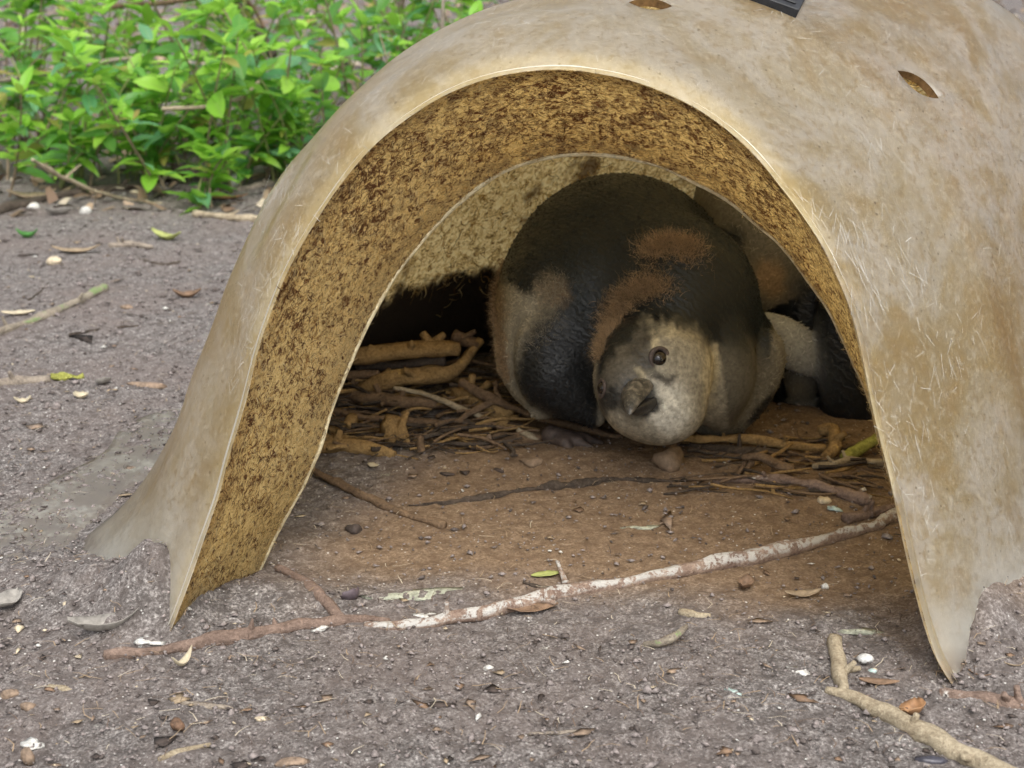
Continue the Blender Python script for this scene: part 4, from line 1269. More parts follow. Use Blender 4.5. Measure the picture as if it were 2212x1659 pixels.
stick("twig", "forked brown twig running under the penguin's chin", [(995,826,0.032),(1030,843,0.028),(1068,864,0.022),(1127,888,0.014),(1200,914,0.008),(1300,936,0.002),(1345,944,0.0)], [0.0040,0.0044,0.0044,0.0038,0.0034,0.0026], M_BARK,
      [([(1078,866,0.022),(1073,842,0.030),(1069,824,0.038)], [0.0034,0.0030,0.0026]), ([(1064,866,0.021),(1020,890,0.014),(976,916,0.006)], [0.0034,0.0032,0.0026])], cat="twig")
stick("log", "stout yellowish log end under the forked twig", [(985,846,0.014),(1030,868,0.010),(1066,885,0.007),(1106,900,0.003)], [0.0085,0.0090,0.0088,0.0070], M_BARK_Y, cat="log")
stick("root", "hooked tan root at the inner left edge of the entrance", [(706,916,0.004),(722,932,0.002),(742,934,0.003),(762,902,0.010)], [0.0038,0.0046,0.0050,0.0042], M_BARK_Y, cat="root")
stick("wood_chunk", "gnarled pale wood chunk standing among the sticks", [(842,928,0.008),(860,944,0.005),(882,958,0.001)], [0.0062,0.0090,0.0055], M_BARK_Y, cat="wood", rough=0.6)
stick("wood_stub", "small upright wood stub right of the pale chunk", [(910,978,0.0),(910,962,0.006),(908,945,0.012)], [0.0035,0.0034,0.0030], M_BARK, cat="wood")
stick("root", "thick mossy root along the floor at the inner left edge", [(660,968,0.0),(720,962,0.001),(790,968,0.001),(850,984,-0.002)], [0.0075,0.0080,0.0075,0.0045], M_BARK_Y, cat="root")
stick("stick", "brown stick poking in from the left edge across the floor", [(640,1002),(700,1028,0.002),(780,1068,0.002),(860,1104),(960,1136)], [0.0040,0.0046,0.0044,0.0040,0.0030], M_BARK)
stick("root", "thin dark strand in place of the crack across the middle of the floor", [(880,1092),(960,1086),(1050,1074),(1140,1056),(1240,1048),(1340,1036),(1440,1040),(1540,1034)], [0.0016,0.0024,0.0030,0.0026,0.0016], M_BARK_D, cat="root", lift=0.0012, rough=0.4)  # added dark strand that draws the crack in the floor
stick("stick", "smooth stick behind the penguin's chin at right", [(1470,950,0.006),(1575,947,0.008),(1649,952,0.008),(1724,963,0.006),(1782,968,0.004)], [0.0042,0.0044,0.0042,0.0038,0.0036], M_BARK_Y, [([(1742,966,0.004),(1744,990,-0.002)], [0.003,0.0025])])
stick("root", "hooked root end right of the smooth stick", [(1770,930,0.012),(1792,925,0.016),(1803,948,0.012),(1797,976,0.004),(1780,990,0.0)], [0.0042,0.0050,0.0056,0.0052,0.0040], M_BARK_Y, cat="root")
stick("twig", "yellow-green mossy twig at the right inner wall", [(1822,990,0.002),(1858,968,0.008),(1905,946,0.014)], [0.0036,0.0048,0.0046], M_MOSS, cat="twig")
stick("stick", "broken forked stick standing on two short legs inside at right", [(1604,988,0.012),(1640,986,0.013),(1674,1000,0.009),(1712,1016,0.003)], [0.0046,0.0048,0.0046,0.0056], M_BARK,
      [([(1612,990,0.010),(1588,1034,-0.002)], [0.0030,0.0026]), ([(1626,990,0.010),(1606,1034,-0.002)], [0.0028,0.0024])])
stick("root", "thick splintered root lying across the right side of the floor", [(1540,1038,-0.001),(1620,1036,0.0),(1690,1036,0.002),(1750,1046,0.002),(1815,1064,0.002),(1880,1082,0.001)], [0.0028,0.0036,0.0046,0.0052,0.0058,0.0062], M_BARK_S, cat="root")
stick("stick", "crusted stick by the right wall in front of the mossy twig", [(1756,1008),(1790,1006,0.002),(1823,995,0.003),(1912,998,0.002)], [0.0046,0.0050,0.0040,0.0036], M_BARK_P)
stick("stick", "short grey stick beside the right rim above the long stick", [(1826,1122,0.001),(1880,1108,0.001),(1942,1094,0.001)], [0.0044,0.0050,0.0050], M_BARK_S)
stick("twig", "brown twig lying flat left of the stone on the floor", [(1000,936,0.0),(1080,944,0.0),(1180,946,0.0),(1260,952,0.0)], [0.0030,0.0038,0.0036,0.0026], M_BARK, cat="twig")
stick("twig", "short snapped twig slanting below the penguin's foot", [(1118,928,0.008),(1140,940,0.004),(1160,948,0.0)][::-1], [0.0022,0.0026,0.0022], M_BARK_P, cat="twig")
stick("stick", "dark soiled stick behind the smooth stick, below the penguin's flipper", [(1490,962,-0.001),(1580,972,-0.001),(1690,982,-0.001)], [0.0048,0.0052,0.0040], M_BARK_D)

stick("stick", "dark stick end poking out low in the pile by the left wall", [(735,850,0.012),(800,862,0.014),(880,868,0.014),(960,872,0.010)], [0.0050,0.0056,0.0052,0.0044], M_BARK)
stick("twig", "thin twig slanting through the middle of the stick pile", [(850,838,0.028),(920,852,0.022),(990,880,0.014),(1050,905,0.008)], [0.0024,0.0028,0.0026,0.0020], M_BARK_P, cat="twig")
stick("twig", "thin dark twig low along the front of the pile", [(760,940,0.002),(850,928,0.003),(940,936,0.002),(1010,930,0.002)], [0.0022,0.0028,0.0024,0.0018], M_BARK_D, cat="twig")
stick("stick", "knobbly stick half hidden behind the crooked stick", [(770,795,0.034),(830,790,0.038),(900,786,0.040),(960,778,0.044)], [0.0050,0.0058,0.0056,0.0048], M_BARK_D)
link("cut_edge", parent=COLLAR_OBJ, me=mesh_from("cut_edge", *tube(EDGE_LINE, [0.0023, 0.0024, 0.0023], 8, 0.14, 4, 180), [M_EDGE], smooth=True))

# ---------------------------------------------------------------- leaves, chips, stones, droppings
def leaf_mesh(name, L, W, curl, bend, mat, seed, fold=0.15, notch=0.0):
    rg = np.random.default_rng(seed)
    n, m = 9, 5
    V = []
    for i in range(n):
        t = i / (n - 1)
        w = W * 0.5 * (math.sin(math.pi * min(1, t * 0.93 + 0.05)) ** 0.75) * (1 + rg.normal(0, 0.07))
        for j in range(m):
            s = j / (m - 1) * 2 - 1
            x = (t - 0.5) * L
            z = abs(s) * w * fold + curl * s * s * w + bend * L * (t - 0.5) ** 2 * 4 + rg.normal(0, 0.02) * W
            V.append((x, s * w, z))
    V = np.array(V); V[:, 2] -= V[:, 2].min() - 0.0008
    k = n * m
    F = grid_faces(n, m)
    B = V.copy(); B[:, 2] -= 0.0006
    F2 = grid_faces(n, m, True) + k
    b = [i for i in range(m)] + [i * m + m - 1 for i in range(1, n)] + [(n - 1) * m + j for j in range(m - 2, -1, -1)] + [i * m for i in range(n - 2, 0, -1)]
    side = np.array([(b[i], b[(i + 1) % len(b)], b[(i + 1) % len(b)] + k, b[i] + k) for i in range(len(b))])[:, ::-1]
    return mesh_from(name, np.r_[V, B], np.r_[F, F2, side], [mat], smooth=True)

M_DRY = [plain("dry_leaf_tan", (0.34, 0.26, 0.17), 0.7, 180, 0.35, 0.0008, trans=0.1), plain("dry_leaf_grey", (0.30, 0.28, 0.25), 0.7, 160, 0.3, 0.0008, trans=0.1),
         plain("dry_leaf_brown", (0.21, 0.135, 0.085), 0.7, 160, 0.4, 0.0008, trans=0.1), plain("dry_leaf_cream", (0.55, 0.48, 0.34), 0.7, 150, 0.25, 0.0008, trans=0.1),
         plain("dry_leaf_plum", (0.11, 0.085, 0.095), 0.5, 150, 0.35, 0.0008), plain("fallen_leaf_yellowgreen", (0.42, 0.46, 0.16), 0.5, 120, 0.25, 0.0006, trans=0.2),
         plain("fallen_leaf_green", (0.10, 0.30, 0.07), 0.4, 120, 0.25, 0.0006, trans=0.25), plain("dry_leaf_orange", (0.32, 0.175, 0.085), 0.6, 130, 0.35, 0.0008)]
M_CHIP = plain("bark_chip", (0.235, 0.170, 0.120), 0.8, 220, 0.5, 0.0014)
M_CHIPD = plain("dark_chip", (0.060, 0.045, 0.038), 0.8, 220, 0.5, 0.0012)
M_CHIPP = plain("pale_chip", (0.56, 0.47, 0.33), 0.75, 220, 0.35, 0.0010)
M_WHITE = plain("white_dropping", (0.56, 0.55, 0.51), 0.8, 420, 0.38, 0.0020)
M_STONE = plain("tan_stone", (0.21, 0.150, 0.100), 0.8, 180, 0.35, 0.0012)
M_GSTONE = plain("grey_white_stone", (0.52, 0.52, 0.50), 0.7, 200, 0.4, 0.0012)
M_TEAL = plain("blue_green_chip", (0.38, 0.48, 0.45), 0.6, 200, 0.3, 0.0008)
M_GLOSS = plain("dark_shiny_husk", (0.050, 0.048, 0.060), 0.25, 120, 0.5, 0.0010)
M_PODS = plain("seed_pod_brown", (0.13, 0.075, 0.045), 0.7, 260, 0.6, 0.0020)

def put_leaf(name, label, u, v, lpx, wpx, ang, mat, curl=0.2, bend=0.1, tilt=(0, 0), cat="leaf", sink=0.0, group=None):
    p = ground(u, v); sc = (p[1] * 1.05) / FOC
    _seed[0] += 1
    L = lpx * sc; W = wpx * sc * 1.6
    me = leaf_mesh(name, L, W, curl, bend, mat, 100 + _seed[0])
    o = link(name, me, loc=(p[0], p[1], p[2] + 0.001 - sink))
    o.rotation_euler = (R(tilt[0]), R(tilt[1]), R(ang))
    return tag(o, label, cat, group)

def stone_mesh(name, dims, mat, seed, jag=0.18, flat=False):
    rg = np.random.default_rng(seed)
    bm = bmesh.new(); bmesh.ops.create_icosphere(bm, subdivisions=2, radius=1.0)
    ph = rg.uniform(0, 9, 3)
    for vt in bm.verts:
        x = vt.co
        k = 1 + jag * (math.sin(x.x * 3.1 + ph[0]) * math.cos(x.y * 2.7 + ph[1]) + 0.6 * math.sin(x.z * 4.3 + ph[2] + x.x * 2)) + rg.normal(0, jag * 0.22)
        vt.co = Vector((x.x * dims[0] * k, x.y * dims[1] * k, x.z * dims[2] * k))
    me = bpy.data.meshes.new(name); bm.to_mesh(me); bm.free()
    me.materials.append(mat)
    if not flat: me.polygons.foreach_set("use_smooth", np.ones(len(me.polygons), dtype=bool))
    return me

def put_stone(name, label, u, v, wpx, hpx, mat, cat="stone", depth=1.0, sink=0.35, ang=0, jag=0.18, flat=False, group=None):
    p = ground(u, v); sc = (p[1] * 1.05) / FOC
    _seed[0] += 1
    if cat == "dropping": wpx, hpx, jag = wpx * 0.85, hpx * 0.55, jag + 0.25
    d = (wpx * sc * 0.5, wpx * sc * 0.5 * depth, hpx * sc * 0.5)
    o = link(name, stone_mesh(name, d, mat, 300 + _seed[0], jag, flat), loc=(p[0], p[1], p[2] + d[2] * (1 - sink * 2)))
    o.rotation_euler = (0, 0, R(ang))
    return tag(o, label, cat, group)

put_leaf("dry_leaf", "curled grey dead leaf beside the left foot of the arch", 228, 1366, 160, 34, 24, M_DRY[1], 0.9, 0.25)
put_leaf("dry_leaf", "grey dead leaf on edge at the lower left border", 18, 1312, 95, 40, 75, M_DRY[1], 0.4, 0.2, (0, 0))
put_leaf("dry_leaf", "upright dark plum-coloured leaf by the forked brown stick", 768, 1296, 62, 26, 60, M_DRY[4], 0.5, 0.3, (-55, 10))
put_leaf("dry_leaf", "twisted cream dead leaf below the forked brown stick", 396, 1442, 70, 12, 62, M_DRY[3], 0.8, 0.5)
put_leaf("dry_leaf", "flat brown leaf tucked under the long stick", 1150, 1322, 120, 26, 12, M_DRY[2], 0.2, 0.1)
put_leaf("dry_leaf", "tan dead leaf on the soil right of centre below the long stick", 1735, 1292, 85, 18, 10, M_DRY[0], 0.3, 0.15)
put_leaf("dry_leaf", "thin brown leaf lying behind the fork of the pale stick", 1898, 1482, 92, 16, -8, M_DRY[2], 0.4, 0.1)
put_leaf("dry_leaf", "rusty orange leaf scrap leaning on the pale forked stick", 1976, 1545, 70, 40, 60, M_DRY[7], 0.5, 0.3, (-20, 0))
put_leaf("dry_leaf", "small tan leaf at the right border", 2192, 1442, 56, 20, 20, M_DRY[0], 0.4, 0.2)
put_leaf("dry_leaf", "brown leaf scrap on soil right of the shell foot", 2120, 1462, 60, 16, -12, M_DRY[2], 0.3, 0.15)
put_leaf("dry_leaf", "crumpled brown leaf inside the entrance near the right rim", 1610, 1272, 60, 22, 70, M_DRY[2], 0.6, 0.3)
put_leaf("fallen_leaf", "fresh green leaf lying on the soil at far left", 60, 516, 44, 16, 10, M_DRY[6], 0.6, 0.4)
put_leaf("fallen_leaf", "yellow-green folded leaf on the background soil", 360, 520, 78, 16, -28, M_DRY[5], 0.6, 0.25)
put_leaf("dry_leaf", "pale yellow dead leaf beneath the mossy-tipped stick", 40, 682, 70, 16, 8, M_DRY[3], 0.3, 0.1)
put_leaf("dry_leaf", "tan dead leaf beside the white chip on the background soil", 165, 548, 100, 16, 8, M_DRY[0], 0.3, 0.15)
put_leaf("dry_leaf", "reddish leaf scrap close to the shell's left wall", 405, 645, 60, 20, 15, M_DRY[2], 0.5, 0.3)
put_leaf("dry_leaf", "white petal-like leaf on soil left of the shell", 50, 874, 36, 14, 20, M_DRY[3], 0.5, 0.4)
put_leaf("dry_leaf", "small cream leaf right of the white petal", 176, 862, 34, 20, -15, M_DRY[3], 0.4, 0.3)
put_leaf("dry_leaf", "tilted grey leaf scrap between petal and shell", 226, 832, 36, 24, 40, M_DRY[1], 0.4, 0.2, (-25, 0))
put_leaf("dry_leaf", "brown dead leaf near the shrub's right end", 480, 432, 110, 14, -6, M_DRY[7], 0.3, 0.1)
put_leaf("dry_leaf", "large pale dead leaf under the shrub at far left", 70, 432, 100, 22, 8, M_DRY[0], 0.4, 0.2)
put_leaf("dry_leaf", "grey dead leaf standing on the far-left soil", 128, 466, 56, 22, 10, M_DRY[1], 0.4, 0.2, (-20, 0))
put_leaf("dry_leaf", "small rust-red leaf under the white chip near the shrub", 620, 415, 60, 14, 4, M_DRY[7], 0.3, 0.1)
put_leaf("dry_leaf", "pale folded leaf on the nest floor at left", 806, 1012, 26, 12, -25, M_DRY[3], 0.4, 0.2)
put_leaf("dry_leaf", "yellow-green leaf strip at the edge of the nest floor", 1180, 1246, 70, 16, 15, M_DRY[5], 0.2, 0.05)

put_stone("bark_chip", "flat brown bark chip at the left skirt of the shell", 200, 1288, 62, 16, M_CHIP, "bark", 0.4, 0.2, 15, 0.22)
put_stone("bark_chip", "light broken bark chip below the flat brown one", 165, 1308, 58, 22, M_CHIPP, "bark", 0.5, 0.2, 25, 0.25)
put_stone("shell_fragment", "white splinter-shaped fragment beside the bark chips", 190, 1322, 34, 10, M_WHITE, "fragment", 0.35, 0.2, -35, 0.2)
put_stone("bark_chip", "brown bark chip at the lower left border", 22, 1506, 52, 26, M_CHIP, "bark", 0.6, 0.25, 30, 0.25)
put_stone("bark_chip", "small brown chip right of the border bark chip", 62, 1532, 34, 26, M_CHIP, "bark", 0.8, 0.25, 10, 0.25)
put_stone("seed_pod", "round brown seed pod on soil at lower left", 384, 1575, 36, 32, M_PODS, "seed pod", 1.0, 0.15, 0, 0.2)
put_stone("wood_chip", "small cream wood chip on soil right of the seed pod", 566, 1556, 38, 12, M_CHIPP, "chip", 0.5, 0.2, 8, 0.15)
put_stone("bark_chip", "reddish-brown bark piece at the bottom edge", 628, 1650, 90, 14, M_CHIP, "bark", 0.4, 0.2, 8, 0.25)
put_stone("wood_stub", "upright brown wood stub at the bottom left corner", 62, 1648, 34, 52, M_CHIP, "wood", 0.9, 0.2, 0, 0.15)
put_stone("dropping", "white dropping clump in the bottom left corner", 70, 1612, 52, 34, M_WHITE, "dropping", 0.8, 0.3, 0, 0.3)
put_stone("dropping", "bright white dropping alone on the soil at bottom centre", 1053, 1447, 26, 26, M_WHITE, "dropping", 0.9, 0.35, 0, 0.3)
put_stone("dropping", "white dropping at the buried end of the long stick", 918, 1332, 52, 20, M_WHITE, "dropping", 0.6, 0.35, 15, 0.35)
put_stone("dropping", "white dropping splash on the forked brown stick near its fork", 692, 1362, 38, 18, M_WHITE, "dropping", 0.6, 0.15, 15, 0.3)
put_stone("dropping", "white dropping splash where the arch foot meets the brown stick", 322, 1392, 66, 22, M_WHITE, "dropping", 0.6, 0.1, 20, 0.35)
put_stone("dropping", "scattered white dropping left of the pale stick's fork", 1722, 1452, 52, 14, M_WHITE, "dropping", 0.9, 0.3, 10, 0.45)
put_stone("dropping", "pale green-white dropping on the soil left of the pale stick", 1580, 1496, 36, 14, M_TEAL, "dropping", 0.9, 0.35, 0, 0.4)
put_stone("pebble", "oblong grey-white pebble above the pale forked stick", 1868, 1430, 42, 24, M_GSTONE, "pebble", 0.7, 0.15, 8, 0.1)
put_stone("chip", "small blue-green chip below the grey-white pebble", 1884, 1453, 22, 12, M_TEAL, "chip", 0.8, 0.2, 0, 0.2)
put_stone("dropping", "white dropping on the rusty leaf scrap", 1978, 1520, 36, 16, M_WHITE, "dropping", 0.7, -0.6, 0, 0.25)
put_stone("husk", "dark shiny husk under the pale stick at the bottom right", 2010, 1648, 84, 24, M_GLOSS, "husk", 0.4, 0.2, -8, 0.15)
put_stone("pebble", "cream pebble on the background soil at far left", 118, 570, 30, 20, M_CHIPP, "pebble", 0.8, 0.2, 0, 0.15)
put_stone("pebble", "white stone at the foot of the shrub", 512, 402, 26, 34, M_WHITE, "stone", 0.9, 0.2, 0, 0.25)
put_stone("pebble", "small white stone left of the pale barkless stick", 185, 462, 24, 20, M_WHITE, "stone", 0.9, 0.2, 0, 0.2)
put_stone("pebble", "white chip under the shrub at far left", 72, 450, 34, 14, M_WHITE, "chip", 0.7, 0.2, 10, 0.3)
put_stone("pebble", "pale chip on soil below the shrub's drooping twig", 300, 420, 36, 12, M_CHIPP, "chip", 0.7, 0.2, 0, 0.3)
put_stone("stone", "rounded tan stone under the penguin's chin", 1446, 1008, 78, 60, M_STONE, "stone", 0.8, 0.25, 20, 0.30)
put_stone("stone", "small flat tan stone on the floor left of the chin", 1150, 1000, 46, 20, M_STONE, "stone", 0.9, 0.35, 0, 0.28)
put_stone("wood_chip", "square reddish wood chip standing near the forked twig", 1056, 956, 14, 22, M_CHIP, "chip", 0.8, 0.1, 0, 0.08)
put_stone("wood_chip", "dark flat chip on the nest floor below the stick pile", 965, 1026, 34, 7, M_CHIPD, "chip", 0.4, 0.1, -15, 0.2)
put_stone("wood_chip", "dark slanting chip right of the flat one on the nest floor", 1078, 1018, 34, 7, M_CHIPD, "chip", 0.35, 0.1, -45, 0.2)
put_stone("clod", "dark soil clod by the left inner wall", 765, 1148, 34, 24, M_CHIPD, "clod", 0.8, 0.25, 0, 0.3)
put_stone("dropping", "pale green dropping crust near the right rim above the long stick", 1800, 1100, 34, 16, M_TEAL, "dropping", 0.8, 0.25, 0, 0.4)
put_stone("pebble", "cream pebble on the floor against the right wall inside", 1778, 1086, 30, 20, M_CHIPP, "pebble", 0.8, 0.25, 0, 0.3)
put_stone("pebble", "small white pebble on soil below the right end of the long stick", 1782, 1272, 18, 18, M_WHITE, "pebble", 0.8, 0.2, 0, 0.15)
put_stone("bark_chip", "brown wet bark sliver on soil left of the shell", 320, 836, 84, 14, M_CHIP, "bark", 0.35, 0.2, -8, 0.25)
put_stone("bark_chip", "rusty brown chip under the shell's left wall", 275, 668, 26, 14, M_CHIP, "bark", 0.6, 0.2, 0, 0.3)

M_GUANO = plain("guano_crust", (0.34, 0.35, 0.27), 0.85, 300, 0.45, 0.0015)
put_stone("guano_patch", "pale greenish droppings crust on the soil by the plum-coloured leaf", 905, 1286, 230, 9, M_GUANO, "droppings", 0.22, 0.42, 4, 0.45)
put_stone("guano_patch", "small pale green crust on the nest floor in front of the penguin", 1385, 1140, 70, 4, M_GUANO, "droppings", 0.35, 0.42, 8, 0.5)
put_stone("guano_patch", "whitish crust smear behind the fork of the pale stick", 1850, 1362, 110, 7, M_GUANO, "droppings", 0.35, 0.42, -6, 0.5)

# ---------------------------------------------------------------- crumbs of soil, grit and litter: nobody could count them
def crumbs():
    rg = np.random.default_rng(77)
    oct_v = np.array([(1,0,0),(-1,0,0),(0,1,0),(0,-1,0),(0,0,1),(0,0,-1)], float)
    oct_f = np.array([(0,2,4),(2,1,4),(1,3,4),(3,0,4),(2,0,5),(1,2,5),(3,1,5),(0,3,5)])
    def make(name, n, y0, y1, size, mats, flat, sharp):
        y = y0 * (y1 / y0) ** rg.random(n)
        x = rg.uniform(-0.40, 0.40, n) * (y + 0.12)
        L = local(np.stack([x, y, 0 * x], -1))
        inside = (L[:, 1] > 0.04) & (L[:, 1] < 0.8) & (np.abs(L[:, 0] - 0.1) < 0.36)
        keep = ~inside | (rg.random(n) < 0.35)
        x, y = x[keep], y[keep]; n = len(x)
        z = H(x, y)
        s = size * np.exp(rg.normal(0, 0.55, n)) * np.clip(y, 0.9, 2.2) ** 0.5
        sc = np.stack([s * rg.uniform(0.7, 1.9, n), s * rg.uniform(0.6, 1.1, n), s * rg.uniform(flat * 0.6, flat, n)], 1)
        a = rg.uniform(0, math.pi, n)
        v = oct_v[None] * (1 + rg.normal(0, sharp, (n, 6, 1))) * sc[:, None]
        ca, sa = np.cos(a)[:, None], np.sin(a)[:, None]
        vx = v[..., 0] * ca - v[..., 1] * sa; vy = v[..., 0] * sa + v[..., 1] * ca
        V = np.stack([vx + x[:, None], vy + y[:, None], v[..., 2] + (z + 0.0022)[:, None]], -1)
        F = (oct_f[None] + (np.arange(n) * 6)[:, None, None]).reshape(-1, 3)
        mi = np.repeat(rg.choice(len(mats), n, p=[w for _, w in mats]), 8)
        me = mesh_from(name, V.reshape(-1, 3), F, [m_ for m_, _ in mats], mi)
        return link(name, me)
    M_CR = plain("soil_crumb", (0.23, 0.198, 0.186), 0.9, 300, 0.5, 0.001)
    M_CR2 = plain("soil_crumb_dark", (0.10, 0.082, 0.074), 0.9, 300, 0.5, 0.001)
    tag(make("soil_crumbs", 46000, 0.82, 3.2, 0.00075, [(M_CR, 0.72), (M_CR2, 0.28)], 0.8, 0.25), "loose crumbs of grey-brown soil on the ground", "soil", kind="stuff")
    tag(make("litter_bits", 1500, 0.82, 3.4, 0.0022, [(M_CHIP, 0.32), (M_CHIPD, 0.34), (M_CHIPP, 0.10), (M_DRY[0], 0.12), (M_DRY[2], 0.12)], 0.10, 0.50), "tiny scraps of bark and leaf strewn on the soil", "litter", kind="stuff")
    tag(make("white_grit", 1100, 0.82, 3.0, 0.00075, [(M_WHITE, 0.8), (M_CHIPP, 0.2)], 0.6, 0.3), "white specks of shell grit and droppings on the soil", "grit", kind="stuff")
crumbs()

def nest_twigs():
    """fine twiglets tangled into the nest material: too many and small to count"""
    rg = np.random.default_rng(91)
    Vs, Fs, off = [], [], 0
    for k in range(330):
        if k < 250: u, v = rg.uniform(690, 1130), rg.uniform(835, 985)
        else: u, v = rg.uniform(1480, 1900), rg.uniform(955, 1075)
        p = ground(u, v); a = rg.normal(0.1, 0.5); L = rg.uniform(0.02, 0.075)
        d = np.array([math.cos(a), math.sin(a) * 0.8, rg.normal(0, 0.12)])
        lift = rg.uniform(0.001, 0.012 + 0.03 * max(0, (930 - v) / 80)) if k < 250 else rg.uniform(0.0005, 0.006)
        path = [p + np.array([0, 0, lift]) + d * L * t + rg.normal(0, 0.0018, 3) for t in (-0.5, -0.2, 0.1, 0.5)]
        for q in path: q[2] = max(q[2], H1(q[0], q[1]) + 0.0005)
        r = rg.uniform(0.0006, 0.0024)
        V, F = tube(path, [r, r * 0.9, r * 0.6], 5, 0.2, k, 7)
        Vs.append(V); Fs += [tuple(x + off for x in f) for f in F]; off += len(V)
    mi = np.repeat(rg.integers(0, 3, 330), len(Fs) // 330)
    me = mesh_from("nest_twigs", np.concatenate(Vs), Fs, [M_BARK, M_BARK_D, M_BARK_Y], mi, smooth=True)
    tag(link("nest_twigs", me), "tangle of fine twiglets strewn through the nest material", "twigs", kind="stuff")
nest_twigs()

def rootlets():
    rg = np.random.default_rng(78)
    n = 2600
    y = 0.84 * (2.2 / 0.84) ** rg.random(n); x = rg.uniform(-0.38, 0.38, n) * (y + 0.12)
    P = np.stack([x, y, H(x, y) + 0.0025], -1)
    N = np.tile(np.array([[0, 0, 1.0]]), (n, 1))
    V, F, k = ribbons(P, rand_dirs(n, rg), N, rg.uniform(0.004, 0.016, n), rg.uniform(0.0004, 0.0009, n), 3, 0.3, 0.12, 0.5, 79)
    pal = np.array([(0.30, 0.22, 0.14), (0.13, 0.09, 0.065), (0.48, 0.42, 0.32), (0.07, 0.05, 0.04)])
    C = pal[rg.choice(4, n, p=[.35, .3, .15, .2])]
    o = link("plant_fibres", mesh_from("plant_fibres", V, F, [M_FEATH], cols=np.repeat(C, k, 0)))
    tag(o, "fine plant fibres and rootlets strewn over the soil", "fibres", kind="stuff")
rootlets()
# ---------------------------------------------------------------- shrubs behind the nest
def leaf_green(name, a, b, rough):
    m = NT(name)
    c = m.coord("Object")
    n = m.noise(c, 55, 3, 0.6)
    rnd = m.rnd()
    col = m.mix(m.math('ADD', m.math('MULTIPLY', rnd, 0.75), m.math('MULTIPLY', n, 0.25)), a, b)
    v = m.sep(m.coord("Generated"))[1]
    rib = m.ramp(m.math('ABSOLUTE', m.math('SUBTRACT', v, 0.5)), [(0.0, 1.0), (0.05, 0.0)])
    col = m.mix(m.math('MULTIPLY', rib, 0.5), col, (0.30, 0.42, 0.12))
    return m.bsdf(col, rough, m.bump(n, 0.3, 0.001), spec=0.5, trans=0.42, trans_color=(0.34, 0.66, 0.08))
M_LEAVES = [leaf_green("leaf_mid_green", (0.050, 0.190, 0.035), (0.170, 0.400, 0.080), 0.30),
            leaf_green("leaf_young_green", (0.190, 0.470, 0.035), (0.400, 0.650, 0.090), 0.34),
            leaf_green("leaf_blue_green", (0.060, 0.220, 0.090), (0.190, 0.400, 0.240), 0.24)]
M_STEM = plain("green_stem", (0.22, 0.24, 0.09), 0.6, 120, 0.3, 0.0006)
M_STEMB = plain("woody_stem", (0.27, 0.205, 0.14), 0.8, 120, 0.35, 0.0010)

def shrub_leaf(seed, mat, wide):
    rg = np.random.default_rng(seed)
    n, m = 7, 5
    V = []
    for i in range(n):
        t = i / (n - 1)
        w = wide * (math.sin(math.pi * t ** 0.80) ** 0.8) + 0.012 * (t < 0.05)
        for j in range(m):
            s = j / (m - 1) * 2 - 1
            V.append((t, s * w, 0.30 * abs(s) * w - 0.26 * t * t + 0.02 * rg.normal()))
    return mesh_from("leaf", np.array(V), grid_faces(n, m), [mat], smooth=True)
M_LEAVES.append(leaf_green("leaf_yellowing", (0.36, 0.36, 0.07), (0.42, 0.28, 0.12), 0.5))
LEAF_ME = [shrub_leaf(500 + 10 * k + j, M_LEAVES[k], w) for k in range(4) for j, w in enumerate((0.17, 0.21, 0.25))]

